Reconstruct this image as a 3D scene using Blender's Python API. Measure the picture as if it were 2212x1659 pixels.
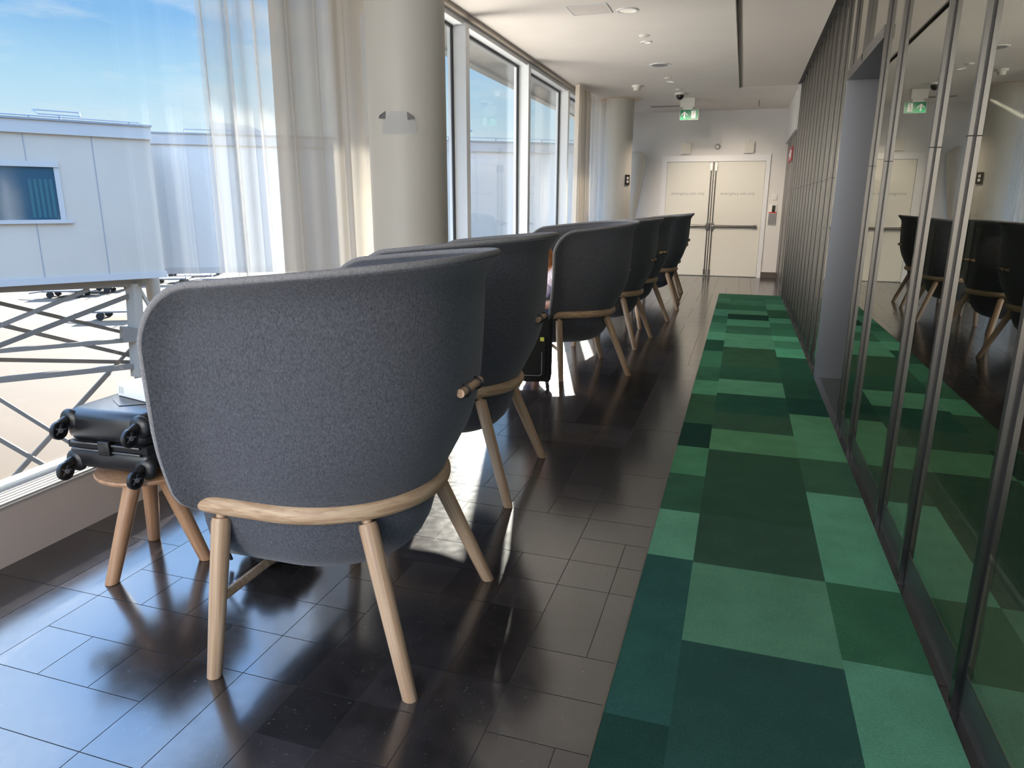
import bpy, bmesh, math, random
from mathutils import Vector, Matrix, noise
from math import sin, cos, pi, radians, sqrt
random.seed(7)
for o in list(bpy.data.objects): bpy.data.objects.remove(o)
C = bpy.context.scene.collection
SC = bpy.context.scene

# ------------------------------------------------------------------ camera
CX, CY, FPX = 1106.0, 829.5, 1513.0
YAW, PITCH, ROLL = radians(17.707), radians(14.479), radians(0.277)
CAM = Vector((0, 0, 1.40))
fw = Vector((-sin(YAW)*cos(PITCH), cos(YAW)*cos(PITCH), -sin(PITCH)))
r0 = Vector((cos(YAW), sin(YAW), 0)); u0 = r0.cross(fw)
rt = r0*cos(ROLL)+u0*sin(ROLL); up = -r0*sin(ROLL)+u0*cos(ROLL)
cam = bpy.data.objects.new('camera', bpy.data.cameras.new('camera')); C.objects.link(cam)
m = Matrix((rt, up, -fw)).transposed().to_4x4(); m.translation = CAM
cam.matrix_world = m
cam.data.sensor_width = 36; cam.data.lens = 36*FPX/2212; cam.data.clip_end = 2000; cam.data.clip_start = .02
SC.camera = cam

# ------------------------------------------------------------------ view
SC.view_settings.view_transform = 'Standard'; SC.view_settings.look = 'None'
SC.view_settings.gamma = 1; SC.view_settings.use_curve_mapping = False
SC.view_settings.exposure = 0.0

# ------------------------------------------------------------------ world
w = bpy.data.worlds.new('sky'); SC.world = w; w.use_nodes = True
nt = w.node_tree; nt.nodes.clear(); N = nt.nodes.new; K = nt.links.new
tc = N('ShaderNodeTexCoord'); sp = N('ShaderNodeSeparateXYZ'); K(tc.outputs['Generated'], sp.inputs[0])
ramp = N('ShaderNodeValToRGB'); K(sp.outputs['Z'], ramp.inputs[0])
els = ramp.color_ramp.elements
els[0].position = 0.0; els[0].color = (.80, .92, .98, 1)
els[1].position = .07; els[1].color = (.72, .90, 1, 1)
for p, c in ((.14, (.50, .78, .99, 1)), (.21, (.26, .55, .93, 1)), (.5, (.17, .38, .80, 1))):
    e = els.new(p); e.color = c
no = N('ShaderNodeTexNoise'); no.inputs['Scale'].default_value = 3.2; no.inputs['Detail'].default_value = 7; no.inputs['Roughness'].default_value = .62
mp = N('ShaderNodeMapping'); mp.inputs['Scale'].default_value = (1, 1, 4.5); mp.inputs['Location'].default_value = (.3, .8, 0)
K(tc.outputs['Generated'], mp.inputs[0]); K(mp.outputs[0], no.inputs[0])
cr = N('ShaderNodeValToRGB'); cr.color_ramp.elements[0].position = .46; cr.color_ramp.elements[1].position = .72
K(no.outputs[0], cr.inputs[0])
mx = N('ShaderNodeMixRGB'); K(cr.outputs[0], mx.inputs[0]); K(ramp.outputs[0], mx.inputs[1]); mx.inputs[2].default_value = (.86, .93, 1, 1)
st = N('ShaderNodeMapRange'); st.inputs[1].default_value = .26; st.inputs[2].default_value = .50
st.inputs[3].default_value = 1.0; st.inputs[4].default_value = 6.6; K(sp.outputs['Z'], st.inputs[0])
bg = N('ShaderNodeBackground'); K(mx.outputs[0], bg.inputs[0]); K(st.outputs[0], bg.inputs[1])
wo = N('ShaderNodeOutputWorld'); K(bg.outputs[0], wo.inputs[0])

# ------------------------------------------------------------------ sun
sd = Vector((1.12, -3.95, -1.05)).normalized()          # direction the light travels
sun = bpy.data.objects.new('sun', bpy.data.lights.new('sun', 'SUN')); C.objects.link(sun)
sun.rotation_euler = sd.to_track_quat('-Z', 'Y').to_euler(); sun.data.energy = 48; sun.data.angle = radians(.6)
sun.data.color = (1, .93, .82); sun.location = (-10, 30, 12)

# added fills: behind the camera, over the back room, upward from below the windows
def area(name, loc, d, sx, sy, e, col):
    l = bpy.data.lights.new(name, 'AREA'); l.shape = 'RECTANGLE'; l.size = sx; l.size_y = sy; l.energy = e; l.color = col
    o = bpy.data.objects.new(name, l); C.objects.link(o); o.location = loc; o.rotation_euler = Vector(d).to_track_quat('-Z', 'Y').to_euler(); return o
area('rear_fill', (-1.75, -3.1, 1.7), (.18, 1, 0.02), 1.7, 2.4, 130, (1, .92, .84))  # added fill standing for daylight from the unseen lounge
area('back_room_fill', (1.8, 3.0, 3.05), (0, 0, -1), .8, 5, 55, (1, .9, .78))  # added fill to brighten the dim room, no fitting modelled
area('upward_fill', (-3.6, 7.0, -.35), (.75, 0, 1), 1.0, 15, 900, (1, .90, .80))  # added uplight that warms the ceiling, no roof stands there

# ------------------------------------------------------------------ materials
def mat(name, col, rough=.5, metal=0, spec=.5, noise_s=0, noise_amt=0, bump=0, bump_s=200, col2=None, **kw):
    M = bpy.data.materials.new(name); M.use_nodes = True; t = M.node_tree
    b = t.nodes['Principled BSDF']; b.inputs['Base Color'].default_value = (*col, 1)
    b.inputs['Roughness'].default_value = rough; b.inputs['Metallic'].default_value = metal
    b.inputs['Specular IOR Level'].default_value = spec
    for k, v in kw.items(): b.inputs[k.replace('_', ' ')].default_value = v
    if noise_s:
        tcn = t.nodes.new('ShaderNodeTexCoord'); n = t.nodes.new('ShaderNodeTexNoise')
        n.inputs['Scale'].default_value = noise_s; n.inputs['Detail'].default_value = 5
        t.links.new(tcn.outputs['Object'], n.inputs[0])
        x = t.nodes.new('ShaderNodeValToRGB'); x.color_ramp.elements[0].position = .35; x.color_ramp.elements[1].position = .65
        c2 = col2 or tuple(min(1, c*(1+noise_amt)) for c in col)
        c1 = col if col2 else tuple(c*(1-noise_amt) for c in col)
        x.color_ramp.elements[0].color = (*c1, 1); x.color_ramp.elements[1].color = (*c2, 1)
        t.links.new(n.outputs[0], x.inputs[0]); t.links.new(x.outputs[0], b.inputs['Base Color'])
    if bump:
        tcn = t.nodes.new('ShaderNodeTexCoord'); n = t.nodes.new('ShaderNodeTexNoise')
        n.inputs['Scale'].default_value = bump_s; n.inputs['Detail'].default_value = 3
        t.links.new(tcn.outputs['Object'], n.inputs[0])
        bp = t.nodes.new('ShaderNodeBump'); bp.inputs['Strength'].default_value = bump; bp.inputs['Distance'].default_value = .002
        t.links.new(n.outputs[0], bp.inputs['Height']); t.links.new(bp.outputs[0], b.inputs['Normal'])
    return M

M = {}
M['white_wall'] = mat('white_wall', (.74, .73, .71), .6, noise_s=3, noise_amt=.02)
M['ceiling'] = mat('ceiling_paint', (.80, .76, .72), .7, noise_s=2, noise_amt=.02)
M['ceiling_panel'] = mat('ceiling_panel_paint', (.74, .68, .64), .45)
M['door_paint'] = mat('door_paint', (.74, .73, .66), .4)
M['trim_white'] = mat('trim_white', (.78, .79, .80), .35)
M['frame_white'] = mat('frame_white', (.80, .84, .88), .35)
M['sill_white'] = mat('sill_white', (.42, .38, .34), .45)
M['taupe'] = mat('taupe', (.42, .36, .31), .6)
M['cream_plastic'] = mat('cream_plastic', (.70, .67, .60), .5)
M['beige'] = mat('beige_paint', (.78, .66, .52), .6)
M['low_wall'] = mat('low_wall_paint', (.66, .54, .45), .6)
M['black'] = mat('black_gasket', (.012, .012, .014), .45)
M['column'] = mat('column_plaster', (.60, .58, .53), .5, noise_s=1.5, noise_amt=.02)
M['brown_stone'] = mat('brown_stone', (.09, .075, .065), .4)
M['steel'] = mat('brushed_steel', (.18, .17, .16), .28, 1)
M['steel_dark'] = mat('dark_steel', (.16, .15, .145), .32, .9)
M['panel_blue'] = mat('brushed_steel_jamb', (.52, .54, .58), .32, 1)
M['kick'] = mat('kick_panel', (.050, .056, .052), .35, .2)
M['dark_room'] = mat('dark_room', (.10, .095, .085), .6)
M['ledge'] = mat('pale_ledge', (.42, .44, .42), .35)
M['lip'] = mat('ledge_lip', (.70, .82, .86), .4)
M['black_plastic'] = mat('black_plastic', (.012, .012, .013), .35)
M['black_fabric'] = mat('black_fabric', (.010, .010, .012), .85, bump=.4, bump_s=300)
M['grey_plastic'] = mat('grey_plastic', (.25, .25, .26), .4)
M['white_plastic'] = mat('white_plastic', (.78, .77, .72), .4)
M['paper'] = mat('white_card', (.90, .90, .90), .5)
M['print'] = mat('grey_print', (.33, .34, .33), .6)
M['green_sign'] = mat('green_sign', (.0, .22, .10), .4, Emission_Color=(0, .30, .14, 1), Emission_Strength=.05)
M['white_sign'] = mat('white_sign', (.85, .85, .85), .4, Emission_Color=(1, 1, 1, 1), Emission_Strength=.05)
M['red_sign'] = mat('red_sign', (.62, .03, .04), .4)
M['bridge_wall'] = mat('bridge_cladding', (.44, .39, .33), .5, noise_s=.6, noise_amt=.04)
M['bridge_wall2'] = mat('bridge_cladding_worn', (.52, .50, .47), .5)
M['bridge_trim'] = mat('bridge_trim', (.40, .39, .38), .5)
M['bridge_dark'] = mat('roof_edge', (.22, .24, .27), .6)
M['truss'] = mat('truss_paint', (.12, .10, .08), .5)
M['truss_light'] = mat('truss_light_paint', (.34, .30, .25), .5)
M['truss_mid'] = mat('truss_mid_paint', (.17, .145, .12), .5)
M['teal_glass'] = mat('teal_glass', (.02, .07, .11), .08, 0, .8)
M['teal_curtain'] = mat('teal_curtain', (.02, .09, .11), .8)
M['cart'] = mat('cart_metal', (.12, .12, .12), .6)
M['facade_dark'] = mat('facade_overhang', (.20, .20, .18), .6, noise_s=1.5, noise_amt=.2)
M['suitcase'] = mat('suitcase_shell', (.016, .016, .018), .22, bump=.15, bump_s=700)
M['blue'] = mat('blue_reflection_tint', (.02, .22, .62), .6)
M['skin'] = mat('skin', (.62, .33, .24), .5)
M['lips'] = mat('lips', (.52, .20, .17), .5)
M['hair'] = mat('ginger_hair', (.42, .17, .05), .5, noise_s=60, noise_amt=.35)
M['shirt'] = mat('white_blouse', (.80, .78, .80), .7, noise_s=35, col2=(.66, .50, .62))
M['jeans'] = mat('blue_jeans', (.10, .18, .34), .8, noise_s=80, noise_amt=.2)
M['shoe'] = mat('white_shoe', (.75, .75, .75), .6)
M['yellow_tag'] = mat('yellow_tag', (.75, .78, .12), .5)
M['lamp'] = mat('lamp_glass', (.9, .85, .78), .4, Emission_Color=(1, .86, .7, 1), Emission_Strength=.25)
M['chrome'] = mat('chrome', (.6, .6, .6), .15, 1)
M['cushion'] = mat('seat_cushion', (.16, .17, .18), .9, noise_s=90, noise_amt=.2)

def m_felt():
    x = bpy.data.materials.new('grey_felt'); x.use_nodes = True; t = x.node_tree; b = t.nodes['Principled BSDF']
    tcn = t.nodes.new('ShaderNodeTexCoord')
    n1 = t.nodes.new('ShaderNodeTexNoise'); n1.inputs['Scale'].default_value = 200; n1.inputs['Detail'].default_value = 7; n1.inputs['Roughness'].default_value = .8
    n2 = t.nodes.new('ShaderNodeTexNoise'); n2.inputs['Scale'].default_value = 3; n2.inputs['Detail'].default_value = 3
    mpn = t.nodes.new('ShaderNodeMapping'); mpn.inputs['Scale'].default_value = (1, 1, .6)
    t.links.new(tcn.outputs['Object'], mpn.inputs[0]); t.links.new(mpn.outputs[0], n1.inputs[0]); t.links.new(tcn.outputs['Object'], n2.inputs[0])
    r = t.nodes.new('ShaderNodeValToRGB'); e = r.color_ramp.elements
    e[0].position = .30; e[0].color = (.032, .034, .040, 1); e[1].position = .68; e[1].color = (.165, .168, .188, 1)
    t.links.new(n1.outputs[0], r.inputs[0])
    r2 = t.nodes.new('ShaderNodeValToRGB'); r2.color_ramp.elements[0].color = (.90, .93, .93, 1); r2.color_ramp.elements[1].color = (1, .98, 1.0, 1)
    t.links.new(n2.outputs[0], r2.inputs[0])
    mm = t.nodes.new('ShaderNodeMixRGB'); mm.blend_type = 'MULTIPLY'; mm.inputs[0].default_value = 1
    t.links.new(r.outputs[0], mm.inputs[1]); t.links.new(r2.outputs[0], mm.inputs[2]); t.links.new(mm.outputs[0], b.inputs['Base Color'])
    b.inputs['Roughness'].default_value = .95; b.inputs['Specular IOR Level'].default_value = .1
    b.inputs['Sheen Weight'].default_value = .25; b.inputs['Sheen Roughness'].default_value = .5
    bp = t.nodes.new('ShaderNodeBump'); bp.inputs['Strength'].default_value = .35; bp.inputs['Distance'].default_value = .002
    t.links.new(n1.outputs[0], bp.inputs['Height']); t.links.new(bp.outputs[0], b.inputs['Normal'])
    return x
M['felt'] = m_felt()
M['felt_edge'] = mat('felt_edge_lit', (.27, .265, .27), .95, spec=.1, noise_s=160, noise_amt=.15, bump=.3, bump_s=250)  # paler cut felt, with window light on the rim put into the colour

def m_wood(name, a, b_, sc=(60, 60, 3)):
    x = bpy.data.materials.new(name); x.use_nodes = True; t = x.node_tree; b = t.nodes['Principled BSDF']
    tcn = t.nodes.new('ShaderNodeTexCoord'); mpn = t.nodes.new('ShaderNodeMapping'); mpn.inputs['Scale'].default_value = sc
    n = t.nodes.new('ShaderNodeTexNoise'); n.inputs['Scale'].default_value = 1; n.inputs['Detail'].default_value = 4; n.inputs['Distortion'].default_value = .4
    t.links.new(tcn.outputs['UV' if False else 'Object'], mpn.inputs[0]); t.links.new(mpn.outputs[0], n.inputs[0])
    r = t.nodes.new('ShaderNodeValToRGB'); r.color_ramp.elements[0].position = .38; r.color_ramp.elements[1].position = .6
    r.color_ramp.elements[0].color = (*a, 1); r.color_ramp.elements[1].color = (*b_, 1)
    t.links.new(n.outputs[0], r.inputs[0]); t.links.new(r.outputs[0], b.inputs['Base Color'])
    b.inputs['Roughness'].default_value = .42
    return x
M['ash'] = m_wood('ash_wood', (.46, .29, .17), (.62, .43, .27), (85, 85, 2.2))
M['ash_ring'] = m_wood('ash_wood_bent', (.46, .29, .17), (.64, .45, .28), (14, 5, 90))
M['stool_wood'] = m_wood('stool_wood', (.36, .19, .10), (.46, .26, .14), (50, 50, 3))

def m_glass(name, base=.06, tint=(1, 1, 1), ior=1.45, gcol=(1, 1, 1), rough=0):
    x = bpy.data.materials.new(name); x.use_nodes = True; t = x.node_tree; t.nodes.clear()
    o = t.nodes.new('ShaderNodeOutputMaterial'); mxs = t.nodes.new('ShaderNodeMixShader')
    tr = t.nodes.new('ShaderNodeBsdfTransparent'); tr.inputs[0].default_value = (*tint, 1)
    g = t.nodes.new('ShaderNodeBsdfGlossy'); g.inputs[0].default_value = (*gcol, 1); g.inputs['Roughness'].default_value = rough
    lw = t.nodes.new('ShaderNodeLayerWeight'); lw.inputs[0].default_value = .5
    f = t.nodes.new('ShaderNodeMath'); f.operation = 'POWER'; f.inputs[1].default_value = ior
    t.links.new(lw.outputs['Facing'], f.inputs[0])
    a = t.nodes.new('ShaderNodeMath'); a.operation = 'MULTIPLY_ADD'; a.use_clamp = True; a.inputs[1].default_value = 1-base; a.inputs[2].default_value = base
    t.links.new(f.outputs[0], a.inputs[0]); t.links.new(a.outputs[0], mxs.inputs[0])
    t.links.new(tr.outputs[0], mxs.inputs[1]); t.links.new(g.outputs[0], mxs.inputs[2]); t.links.new(mxs.outputs[0], o.inputs[0])
    return x
M['window_glass'] = m_glass('window_glass', .03, (.97, .99, .99), 5)
M['tinted_glass'] = m_glass('tinted_glass', .13, (.50, .50, .46), 1.9, (.86, .86, .80))

def m_sheer(name, col, opac, trans=.5):
    x = bpy.data.materials.new(name); x.use_nodes = True; t = x.node_tree; t.nodes.clear()
    o = t.nodes.new('ShaderNodeOutputMaterial')
    d = t.nodes.new('ShaderNodeBsdfDiffuse'); d.inputs[0].default_value = (*col, 1)
    tl = t.nodes.new('ShaderNodeBsdfTranslucent'); tl.inputs[0].default_value = (*col, 1)
    m1 = t.nodes.new('ShaderNodeMixShader'); m1.inputs[0].default_value = trans
    t.links.new(d.outputs[0], m1.inputs[1]); t.links.new(tl.outputs[0], m1.inputs[2])
    tr = t.nodes.new('ShaderNodeBsdfTransparent')
    lw = t.nodes.new('ShaderNodeLayerWeight'); lw.inputs[0].default_value = .45
    a = t.nodes.new('ShaderNodeMath'); a.operation = 'MULTIPLY_ADD'; a.use_clamp = True; a.inputs[1].default_value = 1-opac; a.inputs[2].default_value = opac
    t.links.new(lw.outputs['Facing'], a.inputs[0])
    m2 = t.nodes.new('ShaderNodeMixShader'); t.links.new(a.outputs[0], m2.inputs[0])
    t.links.new(tr.outputs[0], m2.inputs[1]); t.links.new(m1.outputs[0], m2.inputs[2]); t.links.new(m2.outputs[0], o.inputs[0])
    return x
M['sheer'] = m_sheer('sheer_fabric', (.86, .84, .80), .30, .18)
M['curtain'] = m_sheer('curtain_fabric', (.74, .67, .58), .80, .14)

def m_floor():
    x = bpy.data.materials.new('polished_dark_stone'); x.use_nodes = True; t = x.node_tree; b = t.nodes['Principled BSDF']
    tcn = t.nodes.new('ShaderNodeTexCoord'); at_ = t.nodes.new('ShaderNodeAttribute'); at_.attribute_name = 'tone'
    n = t.nodes.new('ShaderNodeTexNoise'); n.inputs['Scale'].default_value = 7; n.inputs['Detail'].default_value = 9; n.inputs['Roughness'].default_value = .7
    t.links.new(tcn.outputs['Object'], n.inputs[0])
    r = t.nodes.new('ShaderNodeValToRGB'); r.color_ramp.elements[0].position = .3; r.color_ramp.elements[1].position = .75
    r.color_ramp.elements[0].color = (.011, .0105, .012, 1); r.color_ramp.elements[1].color = (.044, .038, .038, 1)
    t.links.new(n.outputs[0], r.inputs[0])
    mm = t.nodes.new('ShaderNodeMixRGB'); mm.blend_type = 'MULTIPLY'; mm.inputs[0].default_value = 1
    t.links.new(r.outputs[0], mm.inputs[1]); t.links.new(at_.outputs['Color'], mm.inputs[2])
    # pale fossil flecks in the stone
    n3 = t.nodes.new('ShaderNodeTexNoise'); n3.inputs['Scale'].default_value = 90; n3.inputs['Detail'].default_value = 4; n3.inputs['Distortion'].default_value = 1.5
    t.links.new(tcn.outputs['Object'], n3.inputs[0])
    r3 = t.nodes.new('ShaderNodeValToRGB'); r3.color_ramp.elements[0].position = .66; r3.color_ramp.elements[1].position = .76
    t.links.new(n3.outputs[0], r3.inputs[0])
    m3 = t.nodes.new('ShaderNodeMixRGB'); m3.inputs[2].default_value = (.14, .13, .12, 1)
    t.links.new(r3.outputs[0], m3.inputs[0]); t.links.new(mm.outputs[0], m3.inputs[1]); t.links.new(m3.outputs[0], b.inputs['Base Color'])
    n4 = t.nodes.new('ShaderNodeTexNoise'); n4.inputs['Scale'].default_value = 25; n4.inputs['Detail'].default_value = 8
    t.links.new(tcn.outputs['Object'], n4.inputs[0])
    rr = t.nodes.new('ShaderNodeMapRange'); rr.inputs[1].default_value = .3; rr.inputs[2].default_value = .7; rr.inputs[3].default_value = .15; rr.inputs[4].default_value = .185
    t.links.new(n4.outputs[0], rr.inputs[0]); t.links.new(rr.outputs[0], b.inputs['Roughness'])
    b.inputs['IOR'].default_value = 2.1
    return x
M['stone'] = m_floor()
M['grout'] = mat('grout', (.045, .043, .042), .6)

def m_attr(name, attr, rough, ns=260, amt=.16, big=6, bigamt=.10):
    x = bpy.data.materials.new(name); x.use_nodes = True; t = x.node_tree; b = t.nodes['Principled BSDF']
    a = t.nodes.new('ShaderNodeAttribute'); a.attribute_name = attr; tcn = t.nodes.new('ShaderNodeTexCoord')
    prev = a.outputs['Color']
    for s, am in ((ns, amt), (big, bigamt)):
        n = t.nodes.new('ShaderNodeTexNoise'); n.inputs['Scale'].default_value = s; n.inputs['Detail'].default_value = 6
        t.links.new(tcn.outputs['Object'], n.inputs[0])
        r = t.nodes.new('ShaderNodeMapRange'); r.inputs[1].default_value = .3; r.inputs[2].default_value = .7; r.inputs[3].default_value = 1-am; r.inputs[4].default_value = 1+am
        t.links.new(n.outputs[0], r.inputs[0])
        mm = t.nodes.new('ShaderNodeVectorMath'); mm.operation = 'SCALE'; t.links.new(prev, mm.inputs[0]); t.links.new(r.outputs[0], mm.inputs['Scale']); prev = mm.outputs[0]
        if s == ns:
            bp = t.nodes.new('ShaderNodeBump'); bp.inputs['Strength'].default_value = .5; bp.inputs['Distance'].default_value = .004
            t.links.new(n.outputs[0], bp.inputs['Height']); t.links.new(bp.outputs[0], b.inputs['Normal'])
    t.links.new(prev, b.inputs['Base Color']); b.inputs['Roughness'].default_value = rough; b.inputs['Specular IOR Level'].default_value = .1
    return x
M['carpet'] = m_attr('green_carpet', 'tint', .95)

def m_ground():
    x = mat('apron_concrete', (.62, .47, .34), .9); t = x.node_tree; b = t.nodes['Principled BSDF']
    tcn = t.nodes.new('ShaderNodeTexCoord'); n = t.nodes.new('ShaderNodeTexNoise'); n.inputs['Scale'].default_value = .12; n.inputs['Detail'].default_value = 8
    mpn = t.nodes.new('ShaderNodeMapping'); mpn.inputs['Scale'].default_value = (1, 3, 1); mpn.inputs['Rotation'].default_value = (0, 0, .5)
    t.links.new(tcn.outputs['Object'], mpn.inputs[0]); t.links.new(mpn.outputs[0], n.inputs[0])
    r = t.nodes.new('ShaderNodeValToRGB'); r.color_ramp.elements[0].position = .35; r.color_ramp.elements[1].position = .65
    r.color_ramp.elements[0].color = (.074, .045, .023, 1); r.color_ramp.elements[1].color = (.086, .054, .029, 1)
    t.links.new(n.outputs[0], r.inputs[0]); t.links.new(r.outputs[0], b.inputs['Base Color'])
    return x
M['ground'] = m_ground()

# ------------------------------------------------------------------ helpers
def link(name, bm, mt, parent=None, smooth=False, mats=None):
    me = bpy.data.meshes.new(name); bmesh.ops.recalc_face_normals(bm, faces=bm.faces); bm.to_mesh(me); bm.free()
    for x in (mats or [mt]): me.materials.append(M[x] if isinstance(x, str) else x)
    if smooth:
        for p in me.polygons: p.use_smooth = True
        try: me.set_sharp_from_angle(angle=radians(40))
        except Exception: pass
    o = bpy.data.objects.new(name, me); C.objects.link(o)
    if parent: o.parent = parent
    return o
def tag(o, label, cat, group=None):
    o['label'] = label; o['category'] = cat
    if group: o['group'] = group
    return o
def struct(o): o['kind'] = 'structure'; return o
def thing(name, label, cat, loc=(0, 0, 0), rz=0, group=None):
    o = bpy.data.objects.new(name, None); C.objects.link(o); o.location = loc; o.rotation_euler = (0, 0, rz); o.empty_display_size = .1
    return tag(o, label, cat, group)
def box(bm, lo, hi, mi=0):
    x0, y0, z0 = lo; x1, y1, z1 = hi
    v = [bm.verts.new(p) for p in ((x0,y0,z0),(x1,y0,z0),(x1,y1,z0),(x0,y1,z0),(x0,y0,z1),(x1,y0,z1),(x1,y1,z1),(x0,y1,z1))]
    for f in ((0,3,2,1),(4,5,6,7),(0,1,5,4),(1,2,6,5),(2,3,7,6),(3,0,4,7)):
        bm.faces.new([v[i] for i in f]).material_index = mi
    return v
def bx(name, lo, hi, mt, parent=None, bev=0):
    bm = bmesh.new(); box(bm, lo, hi)
    if bev: bmesh.ops.bevel(bm, geom=list(bm.edges), offset=bev, segments=3, affect='EDGES', profile=.5)
    return link(name, bm, mt, parent, smooth=bool(bev))
def frame_of(d):
    d = d.normalized(); a = Vector((0, 0, 1)) if abs(d.z) < .9 else Vector((1, 0, 0))
    u = d.cross(a).normalized(); return u, d.cross(u).normalized()
def tube(bm, pts, rad, n=16, caps=True, closed=False, asp=1.0, up_=None):
    pts = [Vector(p) for p in pts]; L = len(pts)
    rr = rad if isinstance(rad, (list, tuple)) else [rad]*L; rings = []; pu = None
    for i, p in enumerate(pts):
        a = pts[(i-1) % L] if (i or closed) else pts[0]; b = pts[(i+1) % L] if (i < L-1 or closed) else pts[-1]
        d = (b-a).normalized()
        if up_: v = Vector(up_); u = d.cross(v).normalized(); v = u.cross(d).normalized()
        elif pu is None: u, v = frame_of(d)
        else: u = (pu-d*pu.dot(d)).normalized(); v = d.cross(u)
        pu = u
        rings.append([bm.verts.new(p+u*cos(2*pi*k/n)*rr[i]+v*sin(2*pi*k/n)*rr[i]*asp) for k in range(n)])
    for i in range(L if closed else L-1):
        a, b = rings[i], rings[(i+1) % L]
        for k in range(n): bm.faces.new((a[k], a[(k+1) % n], b[(k+1) % n], b[k]))
    if caps and not closed: bm.faces.new(rings[0][::-1]); bm.faces.new(rings[-1])
def lathe(bm, prof, c=(0, 0, 0), n=32, axis='z'):
    rings = []
    for r, z in prof:
        ring = []
        for k in range(n):
            a = 2*pi*k/n; p = Vector((r*cos(a), r*sin(a), z))
            if axis == 'x': p = Vector((p.z, p.x, p.y))
            if axis == 'y': p = Vector((p.x, p.z, p.y))
            ring.append(bm.verts.new(p+Vector(c)))
        rings.append(ring)
    for a, b in zip(rings, rings[1:]):
        for k in range(n): bm.faces.new((a[k], a[(k+1) % n], b[(k+1) % n], b[k]))
    bm.faces.new(rings[0][::-1]); bm.faces.new(rings[-1])
def bar(bm, a, b, wd, ht):
    a, b = Vector(a), Vector(b); d = (b-a).normalized(); u, v = frame_of(d)
    q = [(-1,-1),(1,-1),(1,1),(-1,1)]
    A = [bm.verts.new(a+u*x*wd/2+v*y*ht/2) for x, y in q]; B = [bm.verts.new(b+u*x*wd/2+v*y*ht/2) for x, y in q]
    for k in range(4): bm.faces.new((A[k], A[(k+1) % 4], B[(k+1) % 4], B[k]))
    bm.faces.new(A[::-1]); bm.faces.new(B)
def prism(bm, pts, axis, a, b):
    """extrude a 2D outline along an axis between a and b"""
    def P(p, t): return {'x': (t, p[0], p[1]), 'y': (p[0], t, p[1]), 'z': (p[0], p[1], t)}[axis]
    A = [bm.verts.new(P(p, a)) for p in pts]; B = [bm.verts.new(P(p, b)) for p in pts]
    n = len(pts)
    for k in range(n): bm.faces.new((A[k], A[(k+1) % n], B[(k+1) % n], B[k]))
    bm.faces.new(A[::-1]); bm.faces.new(B)
def leg(f, tp, prof_, mt, parent, peg=None):
    f, tp = Vector(f), Vector(tp); d = tp-f; L = d.length; dn = d.normalized(); q = dn.to_track_quat('Z', 'Y'); bm = bmesh.new()
    tube(bm, [(0, 0, L*s) for s, r in prof_], [r for s, r in prof_], 24)
    if peg: tube(bm, [(0, 0, L*peg[0]), (0, 0, L*peg[1])], peg[2], 16)
    Mx = q.to_matrix()
    for v in bm.verts:
        if v.co.z < L*.02:
            wz = (Mx @ v.co).z+f.z; v.co.z += (.0006-wz)/dn.z + (L*.004 if v.co.z > 0 and v.co.z > L*.002 else 0)
    o = link('leg', bm, mt, parent, True); o.location = f; o.rotation_euler = q.to_euler(); return o
def blob(bm, c, r, sub=3, amp=0, f=3):
    g = bmesh.ops.create_icosphere(bm, subdivisions=sub, radius=1)
    for v in g['verts']:
        k = 1+amp*noise.noise(v.co*f+Vector(c)); v.co = Vector((v.co.x*r[0]*k, v.co.y*r[1]*k, v.co.z*r[2]*k))+Vector(c)
def text(name, s, size, loc, rot, mt, parent=None, ext=.001):
    cu = bpy.data.curves.new(name, 'FONT'); cu.body = s; cu.size = size; cu.extrude = ext; cu.align_x = 'CENTER'; cu.align_y = 'CENTER'
    o = bpy.data.objects.new(name, cu); C.objects.link(o)
    me = bpy.data.meshes.new_from_object(o.evaluated_get(bpy.context.evaluated_depsgraph_get()))
    bpy.data.objects.remove(o); me.name = name; me.materials.clear(); me.materials.append(M[mt])
    o = bpy.data.objects.new(name, me); C.objects.link(o); o.location = loc; o.rotation_euler = rot
    if parent: o.parent = parent
    return o
def ray(x, y): return rt*((x-CX)/FPX)-up*((y-CY)/FPX)+fw
def on_z(x, y, z): d = ray(x, y); return CAM+d*((z-CAM.z)/d.z)
def on_plane(x, y, p, n): d = ray(x, y); p = Vector(p); n = Vector(n); return CAM+d*((p-CAM).dot(n)/d.dot(n))
def srgb(c): return tuple(((v/255+.055)/1.055)**2.4 if v > 10 else v/255/12.92 for v in c)

H = 3.13; YB = 14.75; Y0 = -3.0; XG = -2.80; XS = -2.66; XW = .70

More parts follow.
